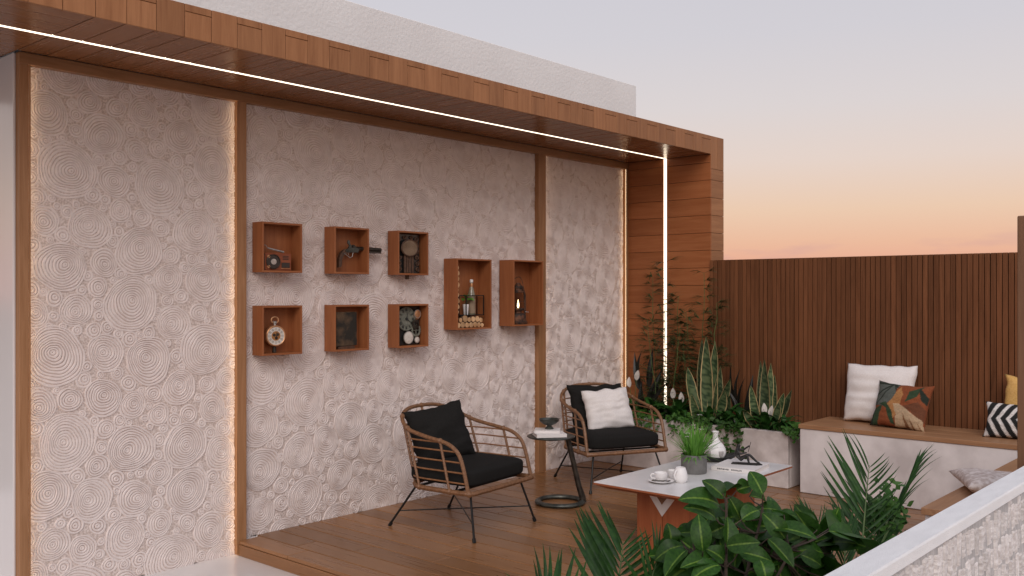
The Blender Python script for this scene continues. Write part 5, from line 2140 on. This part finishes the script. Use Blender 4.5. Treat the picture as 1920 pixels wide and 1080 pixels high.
def ivy(label, strands, seed, heap=40):
    q = random.Random(seed)
    b0 = from_px(strands[0][0], 6.85, 0.40)
    t = thing('ivy', label, 'ivy', b0, group='ivy spilling from the concrete planter')
    fol = MB()

    def leafy(p, d, s_):
        M_ = look(p, d, (-0.8, q.uniform(-0.4, 0.4), 0.6), q.uniform(-0.6, 0.6))
        fol.add([M_ @ Vector((x_ * s_, y_ * s_, -0.12 * s_ * abs(y_) * 2)) for x_, y_ in iv_shape], [(0, 1, 2), (0, 2, 3), (0, 3, 4), (0, 4, 5)])
    for (px, endy) in strands:
        a = from_px(px, 6.86, 0.42) - b0
        r1 = Vector((6.772 - b0.x, a.y + q.uniform(-0.02, 0.02), 0.045))
        e = atx(px + q.uniform(-6, 6), endy, 6.768) - b0
        pts = smooth_pts([a, Vector((6.80 - b0.x, a.y, 0.06)), r1, r1.lerp(e, 0.5) + Vector((-0.008, q.uniform(-0.02, 0.02), 0)), e], 2)
        m = MB()
        m.tube(pts, 0.0016, 5)
        m.build('vine', 'green_stem', t)
        L = sum((Vector(b_) - Vector(a_)).length for a_, b_ in zip(pts[:-1], pts[1:]))
        for k in range(int(L / 0.0095)):
            p = Vector(pts[q.randrange(len(pts))]) + Vector((q.uniform(-0.03, -0.002), q.uniform(-0.03, 0.03), q.uniform(-0.02, 0.03)))
            leafy(p, (q.uniform(-0.8, -0.1), q.uniform(-0.8, 0.8), q.uniform(-1.0, 0.2)), q.uniform(0.022, 0.042))
    for k in range(heap):
        px, _ = q.choice(strands)
        p = from_px(px + q.uniform(-8, 8), q.uniform(6.79, 6.95), 0.43) - b0 + Vector((0, 0, q.uniform(0, 0.06)))
        leafy(p, (q.uniform(-0.9, 0.3), q.uniform(-0.8, 0.8), q.uniform(-0.4, 0.6)), q.uniform(0.024, 0.044))
    o = fol.build('foliage', 'ivy', t, fix=False)
    o['kind'] = 'stuff'


ivy('long ivy trailing over the planter front behind the figurine', [(1368, 838), (1374, 852), (1362, 822), (1382, 830), (1392, 848), (1399, 824), (1388, 812)], 81, 80)
ivy('short ivy over the planter behind the potted grass', [(1330, 815), (1322, 806), (1338, 822), (1312, 802)], 82, 50)
ivy('ivy hanging over the planter behind the farther armchair', [(1198, 822), (1208, 812), (1216, 826), (1226, 818), (1190, 808), (1236, 806)], 83, 80)
ivy('pale ivy tuft at the bench end of the planter', [(1492, 822), (1497, 830), (1484, 812)], 84, 60)

ivy('short ivy over the planter below the upright light strip', [(1262, 816), (1275, 808), (1288, 820), (1298, 806)], 85, 70)

# ================================================================== FOREGROUND PLANTS IN THE TROUGH
TSOIL = 0.32
lf_thin = [leaf_mesh('leaflet', 1.0, 0.050, 0.35, 0.30, 9, 'lance', 'palm'), leaf_mesh('leaflet', 1.0, 0.045, 0.35, 0.5, 9, 'lance', 'palm')]
lf_me = [leaf_mesh('leaflet', 1.0, 0.082, 0.35, 0.30, 9, 'lance', 'palm'), leaf_mesh('leaflet', 1.0, 0.072, 0.35, 0.5, 9, 'lance', 'palm')]


def frond(t, o0, base_, tip, bend, n, Lmax, side, facing, seed, a0=62, a1=22, start=0.12, lr=(1.0, 1.0), al=(1.0, 1.0), kinds=None):
    q = random.Random(seed)
    a, e = Vector(base_) - o0, Vector(tip) - o0
    mid = a.lerp(e, 0.55) + Vector(bend)
    P = lambda u: a * (1 - u) ** 2 + mid * 2 * u * (1 - u) + e * u * u
    m = MB()
    m.tube([P(k / 16) for k in range(17)], [0.0042 * (1 - 0.75 * k / 16) for k in range(17)], 6)
    f_ = m.build('frond', 'green_stem', t)
    side, facing = Vector(side).normalized(), Vector(facing).normalized()
    for k in range(n):
        u = start + (1 - start) * (k + 0.5) / n
        tg = (P(min(1, u + 0.02)) - P(max(0, u - 0.02))).normalized()
        for s_ in (-1, 1):
            al_ = R(a0 + (a1 - a0) * u + q.uniform(-4, 4)) * (al[0] if s_ < 0 else al[1])
            d = tg * math.cos(al_) + side * s_ * math.sin(al_) + facing * q.uniform(-0.12, 0.12)
            L = Lmax * (0.35 + 0.65 * math.sin(PI * min(1, 0.18 + 0.78 * u)) ** 0.8) * q.uniform(0.93, 1.07) * (lr[0] if s_ < 0 else lr[1])
            place_leaf('leaflet', (kinds or lf_me)[q.randrange(2)], f_, P(u), d, up=facing, roll=s_ * q.uniform(0.0, 0.45), s=(L, L * 1.0, L))
    return f_


def palm(label, root, fronds_):
    o0 = Vector(root)
    t = thing('palm', label, 'palm', o0, group='small palms in the trough')
    for fr in fronds_:
        base_ = fr[0]
        m = MB()
        m.tube([(0, 0, 0), (Vector(base_) - o0) * 0.55 + Vector((0, 0, 0.02)), Vector(base_) - o0], [0.007, 0.0055, 0.0043], 6)
        m.build('stalk', 'green_stem', t)
        frond(t, o0, *fr)
    return t


toc = -Fv
UPV = Vector((0, 0, 1))
# left palm, cut by the lower edge of the picture
palm('small palm with a broad frond at the lower edge, left of the leafy shrub', (1.85, -3.95, TSOIL),
     [(atd(1138, 1190, 2.58), atd(1168, 1018, 2.75), (0.01, -0.01, 0.02), 11, 0.27, Rv, toc + UPV * 0.5, 301, 44, 24, 0.12, (1.0, 0.62), (1.0, 1.5)),
      (atd(1185, 1190, 2.6), atd(1238, 1030, 2.7), (0.03, 0, 0.03), 9, 0.15, Rv * 0.7 + Fv * 0.5, toc + UPV, 302, 55, 20),
      (atd(1080, 1260, 2.5), atd(1010, 1120, 2.5), (0.0, 0, 0.03), 12, 0.22, Rv * 0.7 + Fv * 0.5, toc + UPV, 303, 55, 25)])
palm('palm with a tall feathery frond in front of the bench', (3.0, -3.92, TSOIL),
     [(atd(1614, 1060, 3.12), atd(1630, 872, 3.28), (-0.005, 0.0, 0.01), 14, 0.27, Rv, toc + UPV * 0.4, 311, 36, 28, 0.04, (1.0, 0.72), (1.0, 1.45), lf_thin),
      (atd(1655, 1015, 3.2), atd(1716, 880, 3.35), (0.03, -0.02, 0.05), 13, 0.21, Fv * 0.9 + Rv * 0.25, toc * 0.2 + UPV, 312, 30, 10, 0.12, (1, 1), (1, 1), lf_thin),
      (atd(1560, 1090, 2.95), atd(1508, 985, 3.0), (0, 0, 0.05), 10, 0.16, Fv * 0.8 + Rv * 0.3 + UPV * 0.6, toc + UPV, 313, 60, 25),
      (atd(1540, 1120, 2.95), atd(1532, 985, 3.05), (0, 0, 0.02), 12, 0.17, Rv + Fv * 0.3, toc + UPV, 314, 40, 18, 0.1, (1, 1), (1, 1), lf_thin),
      (atd(1580, 1110, 3.0), atd(1588, 985, 3.1), (0, 0, 0.02), 12, 0.17, Rv * 0.8 + Fv * 0.5, toc + UPV, 315, 45, 20, 0.1, (1, 1), (1, 1), lf_thin)])
palm('low dark palm beside the parapet coping', (3.35, -4.0, TSOIL),
     [(atd(1640, 1060, 3.2), atd(1640, 960, 3.3), (0, 0, 0.03), 12, 0.2, Rv + Fv * 0.3, toc + UPV, 321, 60, 20),
      (atd(1540, 1130, 2.9), atd(1470, 1030, 2.85), (0, 0, 0.05), 12, 0.22, Rv * 0.5 + Fv * 0.6, toc + UPV, 322, 55, 20)])

# ---- broad leaved shrub
RIB = (4.6, 2.6, 3.2)
bl = [leaf_mesh('leaf', 1.0, 0.48, 0.35, 0.40, 12, 'oval', 'broad', RIB, 0.10), leaf_mesh('leaf', 1.0, 0.44, 0.65, 0.25, 12, 'oval', 'broad', RIB, 0.12),
      leaf_mesh('leaf', 1.0, 0.52, 0.22, 0.8, 12, 'oval', 'broad', RIB, 0.10)]
T0 = 2.62
sroot = Vector((2.28, -3.80, TSOIL))
sh = thing('leafy_shrub', 'broad leaved green shrub with pale midribs in front of the coffee table', 'shrub', sroot)
LV = [((1359, 935), (1318, 897), 0.0, 0.02), ((1355, 925), (1390, 909), 0.0, 0.06), ((1349, 947), (1274, 926), 0.02, -0.02), ((1430, 927), (1406, 880), 0.0, 0.04), ((1381, 920), (1411, 910), 0.05, 0.05),
      ((1342, 972), (1285, 943), 0.03, 0.0), ((1391, 974), (1425, 952), -0.02, 0.0), ((1388, 975), (1366, 928), 0.02, 0.02), ((1318, 1034), (1309, 958), -0.08, -0.06), ((1362, 1024), (1425, 1016), -0.1, -0.14),
      ((1362, 1022), (1366, 968), -0.08, -0.05), ((1472, 1010), (1430, 958), -0.04, -0.03), ((1444, 990), (1535, 1004), -0.03, -0.08), ((1532, 994), (1480, 960), 0.05, 0.1), ((1470, 965), (1410, 948), 0.1, 0.1),
      ((1258, 1018), (1254, 980), 0.05, 0.06), ((1287, 1031), (1245, 1078), -0.02, -0.1), ((1281, 1023), (1222, 1046), 0.02, 0.0), ((1358, 1052), (1325, 1026), -0.05, -0.06), ((1340, 1046), (1276, 1062), -0.05, -0.1),
      ((1350, 1060), (1292, 1082), -0.08, -0.12), ((1385, 1035), (1450, 1050), -0.05, -0.08), ((1440, 1010), (1490, 1062), -0.08, -0.14), ((1425, 1050), (1440, 1090), -0.1, -0.15), ((1500, 1040), (1545, 1060), 0.0, 0.0),
      ((1405, 930), (1440, 940), 0.1, 0.12), ((1420, 985), (1390, 940), 0.12, 0.14), ((1330, 1000), (1362, 985), 0.08, 0.08), ((1300, 1000), (1330, 970), 0.1, 0.1), ((1480, 1050), (1530, 1025), 0.05, 0.08)]
q = random.Random(91)
for k in range(105):
    bx, by = q.uniform(1255, 1560), q.uniform(975, 1115)
    a = q.uniform(0, 2 * PI)
    L = q.uniform(55, 95)
    LV.append(((bx, by), (bx + L * math.cos(a), by - L * math.sin(a) * 0.8 + 6), q.uniform(0.02, 0.3), q.uniform(0.0, 0.35)))
tips = []
for k, ((bx, by), (ex, ey), d0, d1) in enumerate(LV):
    a, e = atd(bx, by, T0 + d0) - sroot, atd(ex, ey, T0 + d1) - sroot
    L = (e - a).length
    vis = 1.2 if k < 30 else 1.0
    up_ = toc * q.uniform(0.5, 1.0) + UPV * q.uniform(0.5, 1.0) + Rv * q.uniform(-0.4, 0.4)
    place_leaf('leaf', bl[k % 3], sh, a, e - a, up=up_, roll=q.uniform(-0.35, 0.35), s=(L, max(L, 0.11), max(L, 0.11)))
    tips.append(a)
# branching stems that reach every leaf base
mains = [Vector((1362, 935, T0)), Vector((1300, 1020, T0)), Vector((1430, 950, T0 + 0.03)), Vector((1480, 1030, T0 + 0.02))]
for mn in mains:
    e = atd(*mn) - sroot
    m = MB()
    pts = smooth_pts([Vector((0, 0, 0)), Vector((e.x * 0.2, e.y * 0.2, e.z * 0.5)), e * 0.9, e], 2)
    m.tube(pts, [0.0062 - 0.003 * k / (len(pts) - 1) for k in range(len(pts))], 6)
    sm = m.build('stem', 'stem', sh)
mp_ = []
for mn in mains:
    e = atd(*mn) - sroot
    for k in range(12):
        f = 0.35 + 0.65 * k / 11
        mp_.append(Vector((e.x * f * f, e.y * f * f, e.z * f)) if f < 0.9 else e * f)
for a in tips:
    j = min(mp_, key=lambda p: (p - (a - Vector((0, 0, 0.03)))).length)
    m = MB()
    m.tube([j, j.lerp(a, 0.6) + Vector((0, 0, -0.006)), a], [0.0026, 0.002, 0.0016], 5)
    m.build('twig', 'stem', sh)

# ---- small leaved bush at the coping
bush_root = Vector((3.22, -3.86, TSOIL))
bs = thing('small_leaf_bush', 'small leaved bright green bush beside the tall palm frond', 'bush', bush_root)
fol = MB()
q = random.Random(95)
for k in range(10):
    e = atd(q.uniform(1638, 1690), q.uniform(908, 985), 3.32 + q.uniform(-0.08, 0.12)) - bush_root
    m = MB()
    pts = smooth_pts([Vector((0, 0, 0)), Vector((e.x * 0.3, e.y * 0.3, e.z * 0.55)), e], 2)
    m.tube(pts, 0.002, 5)
    m.build('stem', 'green_stem', bs)
    for j in range(50):
        p = Vector(pts[q.randrange(len(pts) // 3, len(pts))]) + Vector((q.uniform(-0.035, 0.035), q.uniform(-0.035, 0.035), q.uniform(-0.03, 0.03)))
        M_ = look(p, (q.uniform(-1, 1), q.uniform(-1, 1), q.uniform(-0.3, 0.8)), (-0.6, -0.5, 0.8), q.uniform(-0.7, 0.7))
        s_ = q.uniform(0.022, 0.038)
        fol.add([M_ @ Vector((x_ * s_, y_ * s_ * 0.75, -0.1 * s_ * abs(y_))) for x_, y_ in iv_shape], [(0, 1, 2), (0, 2, 3), (0, 3, 4), (0, 4, 5)])
o = fol.build('foliage', 'ivy', bs, fix=False)
o['kind'] = 'stuff'
